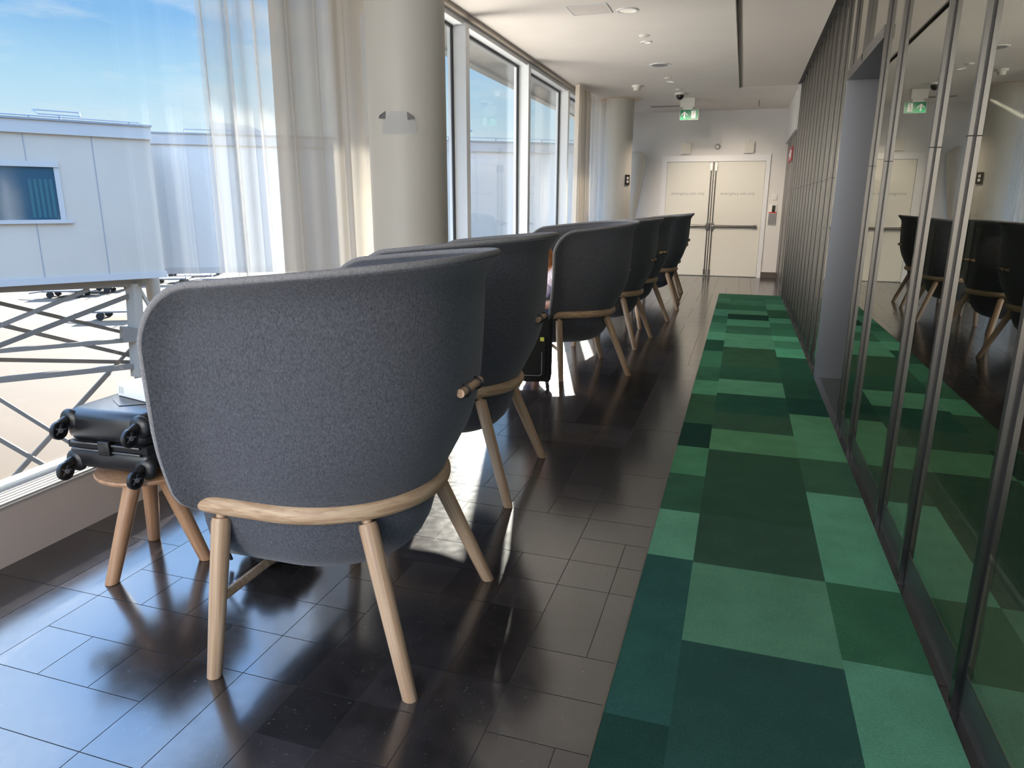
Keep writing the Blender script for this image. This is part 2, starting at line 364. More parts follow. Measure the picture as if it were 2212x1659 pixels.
# ------------------------------------------------------------------ floor of ashlar stone tiles
def build_floor():
    U = .1975; V = .2005; ox = -.163; oy = .118
    nx0, nx1 = -15, 6; ny0, ny1 = -16, 74
    hor = set(); ver = set()                         # joints seen in the photo near the chairs
    def HJ(y, x0, x1):
        j = round((y-oy)/V)
        for i in range(round((x0-ox)/U), round((x1-ox)/U)): hor.add((i, j))
    def VJ(x, y0, y1):
        i = round((x-ox)/U)
        for j in range(round((y0-oy)/V), round((y1-oy)/V)): ver.add((i, j))
    for a in ((1.12,-1.74,-1.34),(1.32,-2.33,-1.55),(1.52,-1.94,-.95),(1.72,-2.73,-1.74),(1.72,-1.34,-.36),(1.92,-2.13,-1.15),(1.92,-.56,-.16),
              (2.12,-1.34,-.76),(2.33,-1.34,-.95),(2.32,-.56,-.16),(2.52,-.76,-.36),(2.72,-1.54,-1.15),(2.72,-.56,-.16),(2.93,-1.15,-.56),(3.13,-1.34,-.95),(3.11,-.76,-.16),(3.32,-1.15,-.76)): HJ(*a)
    for a in ((-1.345,1.52,1.92),(-1.545,1.92,2.32),(-1.15,1.72,1.92),(-.95,1.32,1.72),(-.756,1.72,1.92),(-.56,1.52,1.92),(-1.15,2.12,2.33),(-.953,2.12,2.52),(-.76,2.12,2.52),
              (-1.55,1.12,1.52),(-1.74,1.32,1.52),(-2.11,1.32,1.72),(-2.33,1.72,1.92),(-1.94,1.72,1.92),(-.363,1.92,2.72),(-.56,2.52,3.12)): VJ(*a)
    owner = {}; tiles = []
    rnd = random.Random(3); sizes = [(2,2),(3,2),(2,3),(1,2),(2,1),(3,1),(1,1),(2,2),(1,2),(2,4)]
    for j in range(ny0, ny1):
        for i in range(nx0, nx1):
            if (i, j) in owner: continue
            rnd.shuffle(sizes)
            for (a, b) in sizes+[(1, 1)]:
                cells = [(i+p, j+q) for p in range(a) for q in range(b)]
                if any(c in owner or c[0] >= nx1 or c[1] >= ny1 for c in cells): continue
                if any((i+p, j+q) in hor for p in range(a) for q in range(1, b)): continue
                if any((i+p, j+q) in ver for p in range(1, a) for q in range(b)): continue
                break
            for c in cells: owner[c] = 1
            tiles.append((i, j, a, b))
    bm = bmesh.new(); col = bm.loops.layers.float_color.new('tone'); g = .0014
    for i, j, a, b in tiles:
        x0, x1, y0, y1 = ox+i*U+g, ox+(i+a)*U-g, oy+j*V+g, oy+(j+b)*V-g
        f = bm.faces.new([bm.verts.new(p) for p in ((x0,y0,0),(x1,y0,0),(x1,y1,0),(x0,y1,0))])
        k = rnd.uniform(.7, 1.5); t = rnd.uniform(-.05, .10)
        for l in f.loops: l[col] = (k*(1+t), k, k*(1-t), 1)
    box(bm, (ox+nx0*U, oy+ny0*V, -.12), (ox+nx1*U, oy+ny1*V, -.0012), 1)
    return struct(link('floor', bm, None, mats=['stone', 'grout']))
build_floor()

# ------------------------------------------------------------------ carpet strip
def build_carpet():
    b1 = [-1, .60, 1.684, 2.657, 3.12, 3.60, 4.06, 4.54, 5.30, 5.75, 6.28, 7.0, 7.6, 8.1, 8.75, 9.35, 9.95, 10.6, 11.15, 11.75]
    c1 = [(30,62,52),(28,60,50),(38,80,70),(84,142,108),(44,86,62),(62,122,84),(16,52,40),(44,82,56),(68,138,100),(42,96,70),(52,114,84),(30,80,60),(76,152,116),(62,130,98),(50,115,82),(72,142,112),(50,108,78),(66,130,96),(52,108,80)]
    b2 = [-1, 1.40, 2.10, 2.645, 3.12, 4.05, 4.46, 4.86, 5.38, 5.85, 6.38, 7.25, 8.05, 8.60, 9.10, 9.55, 9.95, 10.45, 11.0, 11.75]
    c2 = [(28,62,50),(36,70,60),(74,122,92),(46,76,58),(40,74,52),(72,124,84),(46,80,58),(28,76,58),(76,142,106),(34,84,62),(46,86,60),(76,146,110),(50,106,78),(76,150,112),(28,70,52),(80,142,106),(50,112,80),(60,124,92),(50,106,80)]
    b3 = [-1, 2.15, 2.645, 3.12, 3.55, 4.06, 4.96, 5.40, 5.98, 6.9, 7.35, 7.75, 8.05, 8.95, 9.35, 10.1, 10.7, 11.25, 11.75]
    c3 = [(76,132,102),(46,94,64),(78,140,106),(80,142,108),(50,88,64),(74,132,92),(22,68,54),(32,78,60),(30,80,62),(74,162,122),(62,134,98),(80,162,122),(50,116,84),(78,152,114),(46,98,70),(76,146,108),(60,126,92),(50,108,80)]
    bm = bmesh.new(); col = bm.loops.layers.float_color.new('tint'); T = .010
    for x0, x1, ys, cs in ((-.262, -.079, b1, c1), (-.079, .411, b2, c2), (.411, .668, b3, c3)):
        for k in range(len(ys)-1):
            c = srgb(cs[k]); g = sum(c)/3; c = [(v*.86+g*.14)*1.35 for v in c]
            f = bm.faces.new([bm.verts.new(p) for p in ((x0,ys[k],T),(x1,ys[k],T),(x1,ys[k+1],T),(x0,ys[k+1],T))])
            for l in f.loops: l[col] = (*c, 1)
    c = (.03, .06, .045)
    for q in (((-.262,-1,.001),(-.262,11.75,.001),(-.262,11.75,T),(-.262,-1,T)), ((-.262,11.75,.001),(.668,11.75,.001),(.668,11.75,T),(-.262,11.75,T))):
        f = bm.faces.new([bm.verts.new(p) for p in q])
        for l in f.loops: l[col] = (*c, 1)
    o = link('carpet_runner', bm, 'carpet')
    tag(o, 'long carpet strip in patchwork of green rectangles beside the glass wall', 'carpet')
    e = bx('edge_strip', (-.268, -1, .0005), (-.262, 11.76, .011), 'steel', o)
build_carpet()

# ------------------------------------------------------------------ shell of the room
def shell():
    # ceiling: main field, panel beyond the slot, far field
    bm = bmesh.new()
    box(bm, (-2.62, Y0, H), (-.205, YB, H+.12)); box(bm, (-.205, 12.09, H), (.75, YB, H+.12))
    struct(link('ceiling', bm, 'ceiling'))
    o = struct(bx('ceiling_side', (-.165, Y0, H), (.625, 12.05, H+.12), 'ceiling_panel'))
    bm = bmesh.new(); box(bm, (-.205, Y0, H+.03), (-.165, 12.09, H+.12)); box(bm, (-.165, 12.05, H+.03), (.66, 12.09, H+.12)); box(bm, (.625, Y0, H+.03), (.70, 12.05, H+.2))
    struct(link('trim_1', bm, 'black'))
    bm = bmesh.new(); box(bm, (-.214, Y0, H-.004), (-.205, 12.09, H+.03)); box(bm, (-.168, Y0, H-.004), (-.161, 12.05, H+.03)); struct(link('trim_2', bm, 'steel_dark'))
    # pocket for the curtain rail above the windows
    bm = bmesh.new(); box(bm, (-2.72, Y0, H-.035), (-2.62, YB, H+.12)); struct(link('trim_3', bm, 'taupe'))
    bm = bmesh.new(); box(bm, (-3.2, YB, -.1), (1.3, YB+.2, H+.3)); struct(link('wall_back', bm, 'white_wall'))
    # low wall and slatted sill below the windows
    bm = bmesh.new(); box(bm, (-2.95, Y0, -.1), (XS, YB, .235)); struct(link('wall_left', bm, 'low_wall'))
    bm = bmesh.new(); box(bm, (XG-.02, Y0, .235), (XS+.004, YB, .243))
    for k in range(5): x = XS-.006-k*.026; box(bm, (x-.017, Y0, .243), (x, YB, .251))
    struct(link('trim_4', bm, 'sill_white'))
    # window frames
    ys = [-2.9, .55, 4.75, 6.87, 9.0, 11.12, 13.24]
    bm = bmesh.new()
    box(bm, (XG-.05, Y0, 3.045), (XS-.02, YB, H+.1))
    box(bm, (XG-.05, Y0, .243), (XG, YB, .27))
    for y in ys: box(bm, (XG-.05, y-.05, .243), (XS, y+.05, 3.06))
    struct(link('window_frame', bm, 'frame_white')); bpy.data.objects['window_frame'].name = 'trim_5'
    bm = bmesh.new()
    for y in ys:
        for s in (-1, 1): box(bm, (XG-.012, y+s*.05-(.022 if s < 0 else 0), .25), (XG+.012, y+s*.05+(.022 if s > 0 else 0), 3.05))
    box(bm, (XG-.012, Y0, 3.02), (XG+.012, YB, 3.048))
    struct(link('trim_6', bm, 'black'))
    for i, (a, b) in enumerate(zip(ys, ys[1:]+[YB])):
        g = bx('window_%d' % (i+1), (XG-.006, a+.05, .26), (XG+.006, b-.05 if b < YB else YB, 3.03), 'window_glass'); struct(g)
    # overhang of the facade outside
    bm = bmesh.new(); box(bm, (-4.2, Y0-2, 3.48), (-2.95, YB+6, 3.7)); box(bm, (-4.25, Y0-2, 3.44), (-4.1, YB+6, 4.4))
    struct(link('trim_7', bm, 'facade_dark'))
shell()

def column(name, cx, cy, label):
    t = thing(name, label, 'column', (cx, cy, 0), group='round columns along the windows')
    bm = bmesh.new(); lathe(bm, [(.24, .0), (.24, H-.002)], n=64); link('shaft', bm, 'column', t, True)
    bm = bmesh.new(); lathe(bm, [(.246, .0), (.246, .07)], n=64); link('base_band', bm, 'steel_dark', t, True)
    return t
column('round_column', -2.03, 4.2, 'thick round cream column nearest the camera, with a peeling white sticker')
column('round_column', -2.16, 12.8, 'round cream column far away beside the back wall')
# halo plate round the far column
bm = bmesh.new(); lathe(bm, [(.36, 0), (.36, .006)], (-2.16, 12.8, H-.0065), 48)
tag(link('ceiling_collar', bm, M['beige'], smooth=True), 'round beige collar plate where the far column meets the ceiling', 'ceiling plate')

# sticker curling off the near column
def sticker():
    bm = bmesh.new(); R = .2425; a0 = math.atan2(-.9, .38)-.17
    pts = [(-.105,-.062),(.095,-.062),(.107,-.05),(.107,.0),(.09,.018),(.052,.018),(.03,.065),(-.055,.065),(-.085,.02),(-.107,.0),(-.11,-.05)]
    def P(u, v, lift=0): a = a0+u/R; return (-2.03+(R+lift)*cos(a), 4.2+(R+lift)*sin(a), 1.855+v)
    t = thing('wall_sticker', 'white peeling sticker with curled corners on the near column', 'sticker', (0, 0, 0))
    rows = [(-.062,-.105,.095),(-.05,-.11,.107),(-.025,-.11,.107),(.0,-.107,.107),(.018,-.09,.09),(.04,-.07,.043),(.065,-.055,.03)]
    top = []
    for v, u0_, u1_ in rows: top.append([bm.verts.new(P(u0_+(u1_-u0_)*k/12, v, .0012)) for k in range(13)])
    for a, b in zip(top, top[1:]):
        for k in range(12): bm.faces.new((a[k], a[k+1], b[k+1], b[k]))
    bmesh.ops.solidify(bm, geom=bm.faces[:], thickness=.001)
    link('sticker_sheet', bm, 'paper', t, True)
    for s, u, v in ((1, .05, .022), (-1, -.078, .028)):
        bm = bmesh.new()
        q = [P(u, v+.04, .002), P(u+s*.004, v-.006, .002), P(u+s*.042, v-.002, .016), P(u+s*.03, v+.014, .02)]
        bm.faces.new([bm.verts.new(p) for p in q]); bmesh.ops.solidify(bm, geom=bm.faces[:], thickness=.001)
        link('curled_corner', bm, 'grey_plastic', t)['label'] = 'dark curled corner'
sticker()

# ------------------------------------------------------------------ curtains
def curtain(name, y0, y1, x, mt, label, n=9, amp=.05, seed=1, lean=0, top=H-.02, bot=.03, gather=.1):
    rnd = random.Random(seed); bm = bmesh.new(); NU = n*14; NV = 24
    ph = [rnd.uniform(0, 6.28) for _ in range(6)]
    grid = []
    for j in range(NV+1):
        v = j/NV; z = bot+(top-bot)*v; row = []
        for i in range(NU+1):
            u = i/NU
            y = y0+(y1-y0)*u+lean*(1-v)*(1-u*.6)
            s = u*n*2*pi
            k = 1-.35*v
            dx = amp*(sin(s+.8*sin(s*.31+ph[0])+.3*sin(3*v+ph[1]))*k+.35*sin(s*2.3+ph[2]+.8*v)+.2*sin(s*.5+ph[3]+2*v))
            dy = gather*(y1-y0)/n*cos(s+ph[4]+.5*v)
            row.append(bm.verts.new((x+dx, y+dy, z)))
        grid.append(row)
    for a, b in zip(grid, grid[1:]):
        for i in range(NU): bm.faces.new((a[i], a[i+1], b[i+1], b[i]))
    o = link(name, bm, mt, smooth=True)
    for p in o.data.polygons: p.use_smooth = True
    return tag(o, label, 'curtain', 'curtains hanging at the windows')
curtain('sheer_curtain', 3.00, 3.75, -2.56, 'sheer', 'see-through white sheer curtain edge overlapping the big left window', 4, .028, 2)
curtain('sheer_curtain', 3.42, 4.95, -2.43, 'curtain', 'dense cream curtain gathered behind the near column', 5, .019, 5)
curtain('sheer_curtain', 10.9, 11.9, -2.50, 'curtain', 'cream curtain at the far end of the second window, left of the far column', 6, .05, 8)
curtain('sheer_curtain', 12.0, 14.4, -2.50, 'sheer', 'thin cream curtain behind the far column by the back wall', 12, .05, 11)

# ------------------------------------------------------------------ glass wall on the right
def glass_wall():
    GB = .125
    ys = [-.6, .75, 1.30, 2.03, 2.77, 3.28, 4.25, 4.74]
    far = [6.22, 6.75, 7.20, 7.66, 8.10, 8.51, 8.95, 9.38, 9.85, 10.3, 10.8, 11.3, 11.82, 12.0]
    grp = 'steel mullions of the glass wall'
    def mull(y, first=False):
        bm = bmesh.new()
        box(bm, (.680, y-.012, .0), (.70, y+.012, H+.05))
        o = link('trim_8', bm, 'steel'); struct(o)
        o2 = bx('shadow_gap', (.6985, y-.026, .0), (.7005, y-.012, H+.05), 'black', o)
        o3 = bx('joint', (.6795, y-.0125, 1.618), (.70, y+.0125, 1.622), 'black', o)
    for y in ys+far: mull(y)
    def panes(seq, i0):
        for i, (a, b) in enumerate(zip(seq, seq[1:])):
            z0 = GB
            g = bx('window_%d' % (i0+i), (XW, a+.018, z0), (XW+.010, b-.018, H+.05), 'tinted_glass'); struct(g)
    panes(ys, 11); panes(far, 31)
    g = bx('window_60', (XW, 4.758, 2.38), (XW+.01, 5.52, H+.05), 'tinted_glass'); struct(g)
    g = bx('window_61', (XW, 5.56, 2.38), (XW+.01, 6.20, H+.05), 'tinted_glass'); struct(g)
    struct(bx('trim_9', (.672, 5.525, 2.33), (.70, 5.555, H+.05), 'steel'))
    bm = bmesh.new()
    box(bm, (.700, -.6, 0), (.715, 4.74, GB)); box(bm, (.700, 6.22, 0), (.715, 12.0, GB)); struct(link('baseboard_right', bm, 'kick'))
    bm = bmesh.new()
    box(bm, (.699, -.6, GB), (.712, 4.74, GB+.004)); box(bm, (.699, 6.22, GB), (.712, 12.0, GB+.004)); struct(link('trim_10', bm, 'steel'))
    # doorway niche with brushed steel jamb and header
    struct(bx('trim_11', (.672, 4.74, 2.31), (1.25, 6.26, 2.38), 'steel_dark'))
    bm = bmesh.new(); box(bm, (.672, 6.19, .0), (1.25, 6.25, 2.31)); struct(link('trim_12', bm, 'panel_blue'))
    bm = bmesh.new(); box(bm, (.715, 4.745, .0), (1.25, 4.79, 2.31)); struct(link('trim_13', bm, 'steel_dark'))
    struct(bx('door_3', (1.2, 4.79, 0), (1.25, 6.19, 2.31), 'steel_dark'))
    # dim room behind the glass
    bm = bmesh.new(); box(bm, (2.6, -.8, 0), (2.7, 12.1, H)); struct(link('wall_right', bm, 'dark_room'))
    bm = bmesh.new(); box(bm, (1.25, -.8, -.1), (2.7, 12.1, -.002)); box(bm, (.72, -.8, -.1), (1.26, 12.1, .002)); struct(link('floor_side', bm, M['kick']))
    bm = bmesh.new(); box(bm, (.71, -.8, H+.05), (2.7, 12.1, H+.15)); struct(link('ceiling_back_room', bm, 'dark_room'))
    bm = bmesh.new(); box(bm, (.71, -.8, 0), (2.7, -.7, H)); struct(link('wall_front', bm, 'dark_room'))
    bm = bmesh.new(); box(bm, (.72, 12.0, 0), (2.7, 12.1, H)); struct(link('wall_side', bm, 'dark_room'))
    t = thing('low_ledge', 'long low grey ledge with pale edge behind the tinted glass', 'ledge', (.85, 2, 0))
    def L(n, lo, hi, m_): o = bx(n, lo, hi, m_, t); o.location = (-.85, -2, 0)
    L('ledge_top', (.720, -.6, .10), (.97, 4.70, .124), 'ledge'); L('ledge_lip', (.97, -.6, .10), (.985, 4.70, .14), 'lip'); L('ledge_front', (.955, -.6, .002), (.97, 4.70, .10), 'kick')
    # far end: white header over a brown steel doorway
    struct(bx('wall_header', (.65, 12.02, 2.50), (1.2, YB, H), 'white_wall'))
    bm = bmesh.new(); box(bm, (.70, 12.02, 0), (.76, YB, 2.50)); struct(link('wall_end', bm, 'steel_dark'))
    bm = bmesh.new(); box(bm, (.69, 13.7, 0), (.702, 13.72, 2.5)); box(bm, (.69, 12.7, 0), (.702, 12.72, 2.5)); struct(link('trim_14', bm, 'steel'))
glass_wall()

# red fire sign on the brown steel by the back wall
t = thing('fire_alarm_sign', 'small red and white fire equipment sign on the brown steel by the back wall', 'sign', (.69, 13.4, 2.22))
bx('sign_plate', (-.006, -.45, -.115), (.008, .45, .115), 'red_sign', t)
bm = bmesh.new(); prism(bm, [(-.30,-.06),(.05,-.09),(.05,-.02),(.30,-.02),(.30,.04),(.10,.04),(.05,.09),(-.30,.06)], 'x', -.008, -.006)
link('pictogram', bm, 'white_sign', t)['label'] = 'white pictogram'

# ------------------------------------------------------------------ double exit door in the back wall
def exit_doors():
    y = YB
    bm = bmesh.new()
    box(bm, (-1.60, y-.035, 0), (-1.50, y+.01, 2.31)); box(bm, (.34, y-.035, 0), (.42, y+.01, 2.31)); box(bm, (-1.50, y-.035, 2.20), (.34, y+.01, 2.31))
    struct(link('trim_15', bm, 'trim_white'))
    for i, (x0, x1) in enumerate(((-1.495, -.62), (-.60, .335))):
        d = bx('door_%d' % (i+1), (x0, y-.022, .012), (x1, y+.0, 2.19), 'door_paint'); struct(d)
        xm = (x0+x1)/2
        bm = bmesh.new(); xa, xb = (x0+.09, x1-.02) if i == 0 else (x0+.02, x1-.08)
        tube(bm, [(xa, y-.09, .98), (xb, y-.09, .98)], .022, 14); link('push_bar', bm, 'steel_dark', d, True)
        xe = x1-.035 if i == 0 else x0+.035
        bm = bmesh.new(); box(bm, (xe-.03, y-.10, .92), (xe+.03, y-.022, 1.04)); link('latch_box', bm, 'steel', d)
        xo = xa+.02 if i == 0 else xb-.02
        bm = bmesh.new(); box(bm, (xo-.025, y-.10, .95), (xo+.025, y-.022, 1.01)); link('bar_bracket', bm, 'steel_dark', d)
        bm = bmesh.new(); tube(bm, [(xe, y-.045, .03), (xe, y-.045, 2.15)], .011, 10); link('vertical_rod', bm, 'steel', d, True)
        for z0, z1 in ((2.03, 2.17), (.03, .13)):
            bx('bolt_case', (xe-.022, y-.06, z0), (xe+.022, y-.022, z1), 'steel', d)
        text('door_lettering', 'emergency exit only', .078, (-1.075 if i == 0 else -.13, y-.0235, 1.60), (pi/2, 0, 0), 'print', d, .0008)['label'] = 'grey lettering'
    bx('door_gap', (-.622, y-.015, .012), (-.598, y-.001, 2.19), 'black'); struct(bpy.data.objects['door_gap']); bpy.data.objects['door_gap'].name = 'trim_16'
    struct(bx('baseboard_back', (.42, y-.02, 0), (.70, y, .11), 'brown_stone'))
    struct(bx('baseboard_left', (-2.75, y-.02, 0), (-1.60, y, .11), 'brown_stone'))
exit_doors()

# wall boxes above the door
for lab, x in (('small cream square wall speaker above the left door leaf', -1.16), ('small cream square wall speaker above the right door leaf', .01)):
    t = thing('wall_speaker', lab, 'speaker', (x, YB, 2.44), group='speakers above the exit doors')
    bx('housing', (-.095, -.07, -.10), (.095, 0, .11), 'white_plastic', t, .008)
    bx('speaker_grille', (-.08, -.075, -.085), (.08, -.069, .092), 'cream_plastic', t)
    bm = bmesh.new(); tube(bm, [(0, -.03, .11), (.0, -.03, .16)], .006, 8); link('cable', bm, 'white_plastic', t, True)
t = thing('round_detector', 'small round grey detector on the back wall between the two speakers', 'sensor', (-.57, YB, 2.47))
bm = bmesh.new(); lathe(bm, [(.05, 0), (.05, -.03), (.04, -.045)], n=28, axis='y'); link('bezel', bm, 'grey_plastic', t, True)
bm = bmesh.new(); lathe(bm, [(.036, -.045), (.03, -.056), (.012, -.062)], n=28, axis='y'); link('dome', bm, 'white_plastic', t, True)
t = thing('light_switch', 'small white square switch plate on the wall right of the exit doors', 'switch', (.555, YB, 1.53))
bx('plate', (-.045, -.014, -.055), (.045, 0, .055), 'white_plastic', t, .004); bx('rocker', (-.028, -.02, -.035), (.028, -.013, .035), 'trim_white', t)
t = thing('card_reader', 'white and grey card reader panel with red stripe beside the exit doors', 'card reader', (.54, YB, 1.20))
bx('panel', (-.075, -.02, -.19), (.075, 0, .20), 'white_plastic', t, .004); bx('reader', (-.02, -.045, .06), (.035, -.02, .18), 'black_plastic', t, .004)
bx('red_stripe', (-.07, -.023, .035), (.07, -.02, .058), 'red_sign', t); bx('lower_plate', (-.07, -.024, -.18), (.07, -.02, .03), 'grey_plastic', t)

# tapering horn leaning on the back wall
bm = bmesh.new(); pts = []; rr = []
for k in range(26):
    s = k/25; z = .02+2.24*s; pts.append((-2.32+.27*s+.04*sin(s*pi), 14.45, z)); rr.append(.045+.125*s**1.2)
for a in (20, 45, 65, 82): pts.append((-2.05+.03*sin(radians(a)), 14.45, 2.26+.13*sin(radians(a)))); rr.append(.17*cos(radians(a)))
tube(bm, pts, rr, 28)
tag(link('horn_sculpture', bm, 'white_plastic', smooth=True), 'tall white tapering horn shape with rounded top, between far column and exit doors', 'sculpture')
t = thing('column_switch', 'small dark switch plate on the right side of the far column', 'switch', (-1.965, 12.66, 1.80), radians(-38))
bx('plate', (-.0, -.05, -.085), (.012, .05, .085), 'steel_dark', t); bx('button', (.012, -.02, -.05), (.018, .02, -.01), 'white_plastic', t); bx('button', (.012, -.02, .01), (.018, .02, .05), 'white_plastic', t)

# ------------------------------------------------------------------ ceiling fittings
def downlight(x, y, r, label, power=0, grille=False, aim=None):
    t = thing('ceiling_downlight', label, 'ceiling light', (x, y, H), group='round lights in the ceiling')
    bm = bmesh.new(); n = 40
    prof = [(r*1.0, 0), (r*1.0, -.008), (r*.80, -.008), (r*.76, -.001)]
    rings = [[bm.verts.new((q*cos(2*pi*k/n), q*sin(2*pi*k/n), z)) for k in range(n)] for q, z in prof]
    for a, b in zip(rings, rings[1:]):
        for k in range(n): bm.faces.new((a[k], a[(k+1) % n], b[(k+1) % n], b[k]))
    link('ring', bm, 'trim_white', t, True)
    bm = bmesh.new(); lathe(bm, [(r*.78, -.001), (r*.78, -.003)], n=n); link('lens', bm, 'lamp' if power else 'white_plastic', t, True)
    if grille:
        bm = bmesh.new()
        for k in range(-4, 5):
            h = sqrt(max(.0001, (r*.76)**2-(k*r*.16)**2)); box(bm, (-h, k*r*.16-.003, -.010), (h, k*r*.16+.003, -.003))
        link('louvre', bm, 'grey_plastic', t)
    if power:
        l = bpy.data.lights.new('bulb', 'SPOT'); l.energy = power; l.color = (1, .84, .68); l.spot_size = radians(105); l.spot_blend = .8; l.shadow_soft_size = r*.7
        lo = bpy.data.objects.new('bulb', l); C.objects.link(lo); lo.parent = t; lo.location = (0, 0, -.03)
        if aim: l.shadow_soft_size = .05; lo.rotation_euler = (Vector(aim[:3])-Vector((x, y, H))).to_track_quat('-Z', 'Y').to_euler(); l.spot_size = radians(aim[3]); l.spot_blend = .9
P_L = 70
downlight(-1.17, 7.11, .10, 'round ceiling downlight beside the square ceiling hatch', P_L)
downlight(-1.17, 8.48, .06, 'small round ceiling downlight just past the hatch', 520, aim=(-.5, 14.75, 1.0, 36))
downlight(-1.17, 9.85, .135, 'large louvred round ceiling vent, middle of the ceiling row', 0, True)
downlight(-1.16, 11.2, .06, 'small round ceiling downlight level with the smoke detector', 300, aim=(-.2, 14.75, .95, 56))
downlight(-1.15, 12.6, .07, 'small round ceiling downlight before the dome camera', 1.6*P_L)
for x, y, lab in ((-1.15, 8.16, 'small white ceiling rosette between hatch and louvred vent'), (-1.165, 10.85, 'small white ceiling rosette past the louvred vent'), (-1.11, 11.96, 'flat white ceiling disc before the far downlight')):
    bm = bmesh.new(); lathe(bm, [(.055, 0), (.055, -.006), (.03, -.018)], (x, y, H), 28)
    tag(link('ceiling_rosette', bm, 'white_plastic', smooth=True), lab, 'ceiling disc')
t = thing('smoke_detector', 'white conical smoke detector on the ceiling before the far column', 'smoke detector', (-1.68, 11.4, H))
bm = bmesh.new(); lathe(bm, [(.075, 0), (.075, -.03)], n=32); link('base', bm, 'white_plastic', t, True)
bm = bmesh.new(); lathe(bm, [(.055, -.03), (.045, -.075), (.02, -.08)], n=32); link('chamber', bm, 'cream_plastic', t, True)
t = thing('access_hatch', 'square white access hatch in the ceiling', 'hatch', (-1.50, 6.98, H))
bm = bmesh.new()
for lo, hi in (((-.19,-.17,-.006),(.19,-.158,0)),((-.19,.158,-.006),(.19,.17,0)),((-.19,-.158,-.006),(-.178,.158,0)),((.178,-.158,-.006),(.19,.158,0))): box(bm, lo, hi)
link('hatch_frame', bm, 'trim_white', t); bx('hatch_panel', (-.177, -.157, -.003), (.177, .157, 0), 'ceiling_panel', t)
t = thing('air_vent', 'flat grey slotted air vent in the ceiling left of the exit sign', 'vent', (-1.5, 13.9, H))
bx('vent_plate', (-.28, -.10, -.004), (.28, .10, 0), 'ledge', t)
for k in range(5): bx('slat', (-.26, -.085+k*.035, -.006), (.26, -.07+k*.035, -.004), 'taupe', t)
t = thing('dome_camera', 'black dome security camera on a white base on the ceiling', 'camera', (-1.12, 12.35, H))
bm = bmesh.new(); lathe(bm, [(.085, 0), (.085, -.025), (.062, -.032)], n=32); link('mount', bm, 'white_plastic', t, True)
bm = bmesh.new(); lathe(bm, [(.062, -.032), (.060, -.055), (.045, -.085), (.02, -.102), (.004, -.105)], n=32); link('dome', bm, 'black_plastic', t, True)
bm = bmesh.new(); tube(bm, [(.11, 13.5, H), (.11, 13.5, H-.10)], .006, 8)
tag(link('ceiling_pin', bm, 'steel_dark', smooth=True), 'thin metal pin hanging from the ceiling right of the exit sign', 'pin')

def exit_sign():
    t = thing('exit_sign', 'green emergency exit sign with white arrow and running figure', 'sign', (-1.0, 12.9, 2.86))
    t.scale = (.78, .78, .78)
    W2, H2 = .19, .10
    bx('sign_body', (-W2-.006, -.010, -H2-.006), (W2+.006, .016, H2+.006), 'white_plastic', t)
    bx('green_face', (-W2, -.014, -H2), (W2, -.010, H2), 'green_sign', t)
    bx('ceiling_box', (-.20, -.03, .155), (.10, .05, .342), 'white_plastic', t); bx('bracket', (-.14, -.005, .105), (.06, .010, .156), 'white_plastic', t)
    def mk(n, polys, lab):
        bm = bmesh.new()
        for p, a, b in polys: prism(bm, p, 'y', a, b)
        link(n, bm, 'white_sign', t)['label'] = lab
    mk('arrow', [([(-.10,.07),(-.035,.005),(-.035,-.02),(-.085,.028),(-.085,-.07),(-.115,-.07),(-.115,.028),(-.165,-.02),(-.165,.005)], -.017, -.014)], 'white arrow pointing up')
    mk('doorway', [([(.045,-.075),(.135,-.075),(.135,.08),(.045,.08)], -.016, -.014)], 'white doorway')
    bm = bmesh.new()
    def seg(a, b, w_): bar(bm, (a[0], -.018, a[1]), (b[0], -.018, b[1]), .003 if False else w_, w_*.3)
    for a, b, w_ in (((.092,.035),(.082,-.008),.020),((.082,-.008),(.105,-.032),.013),((.105,-.032),(.100,-.062),.011),((.080,-.01),(.066,-.035),.013),((.066,-.035),(.045,-.045),.011),((.095,.028),(.118,.012),.009),((.088,.03),(.066,.016),.009)): seg(a, b, w_)
    lathe(bm, [(.012, -.020), (.012, -.017)], (.100, 0, .056), 16, 'y'); link('running_figure', bm, 'green_sign', t)
exit_sign()

# ------------------------------------------------------------------ privacy chairs
# local frame: +X is the back of the chair, Y sideways
HT = 1.255; FX = -.312; X0 = -.05; RC = .17; FXL = -.292
PROF = [(.265,.015,.02),(.268,.075,.07),(.276,.13,.12),(.292,.185,.17),(.318,.235,.215),(.355,.272,.25),(.40,.298,.273),(.46,.312,.290),(.52,.322,.304),(.58,.350,.328),(.64,.370,.358),(.70,.385,.388),(.78,.397,.418),(.88,.403,.434),(1.0,.408,.442),(1.1,.410,.447)]
def prof(z):
    for a, b in zip(PROF, PROF[1:]):
        if z <= b[0]:
            t = (z-a[0])/(b[0]-a[0]); return a[1]+(b[1]-a[1])*t, a[2]+(b[2]-a[2])*t
    return PROF[-1][1], PROF[-1][2]
def front(z):
    if z > HT-RC: q = z-(HT-RC); return FX+RC-sqrt(max(0, RC*RC-q*q))
    if z < .505: return FXL+.02*max(0, (.32-z)/.055)**2
    if z < .585: q = (.585-z)/.08; return FX-.008+.060*(1-sqrt(max(0, 1-q*q)))
    if z < .9: return FX-.008*(.9-z)/.315
    return FX
def drop(x, z):
    k = max(0, min(1, (z-.70)/.45)); return .105*(.45-x)*k
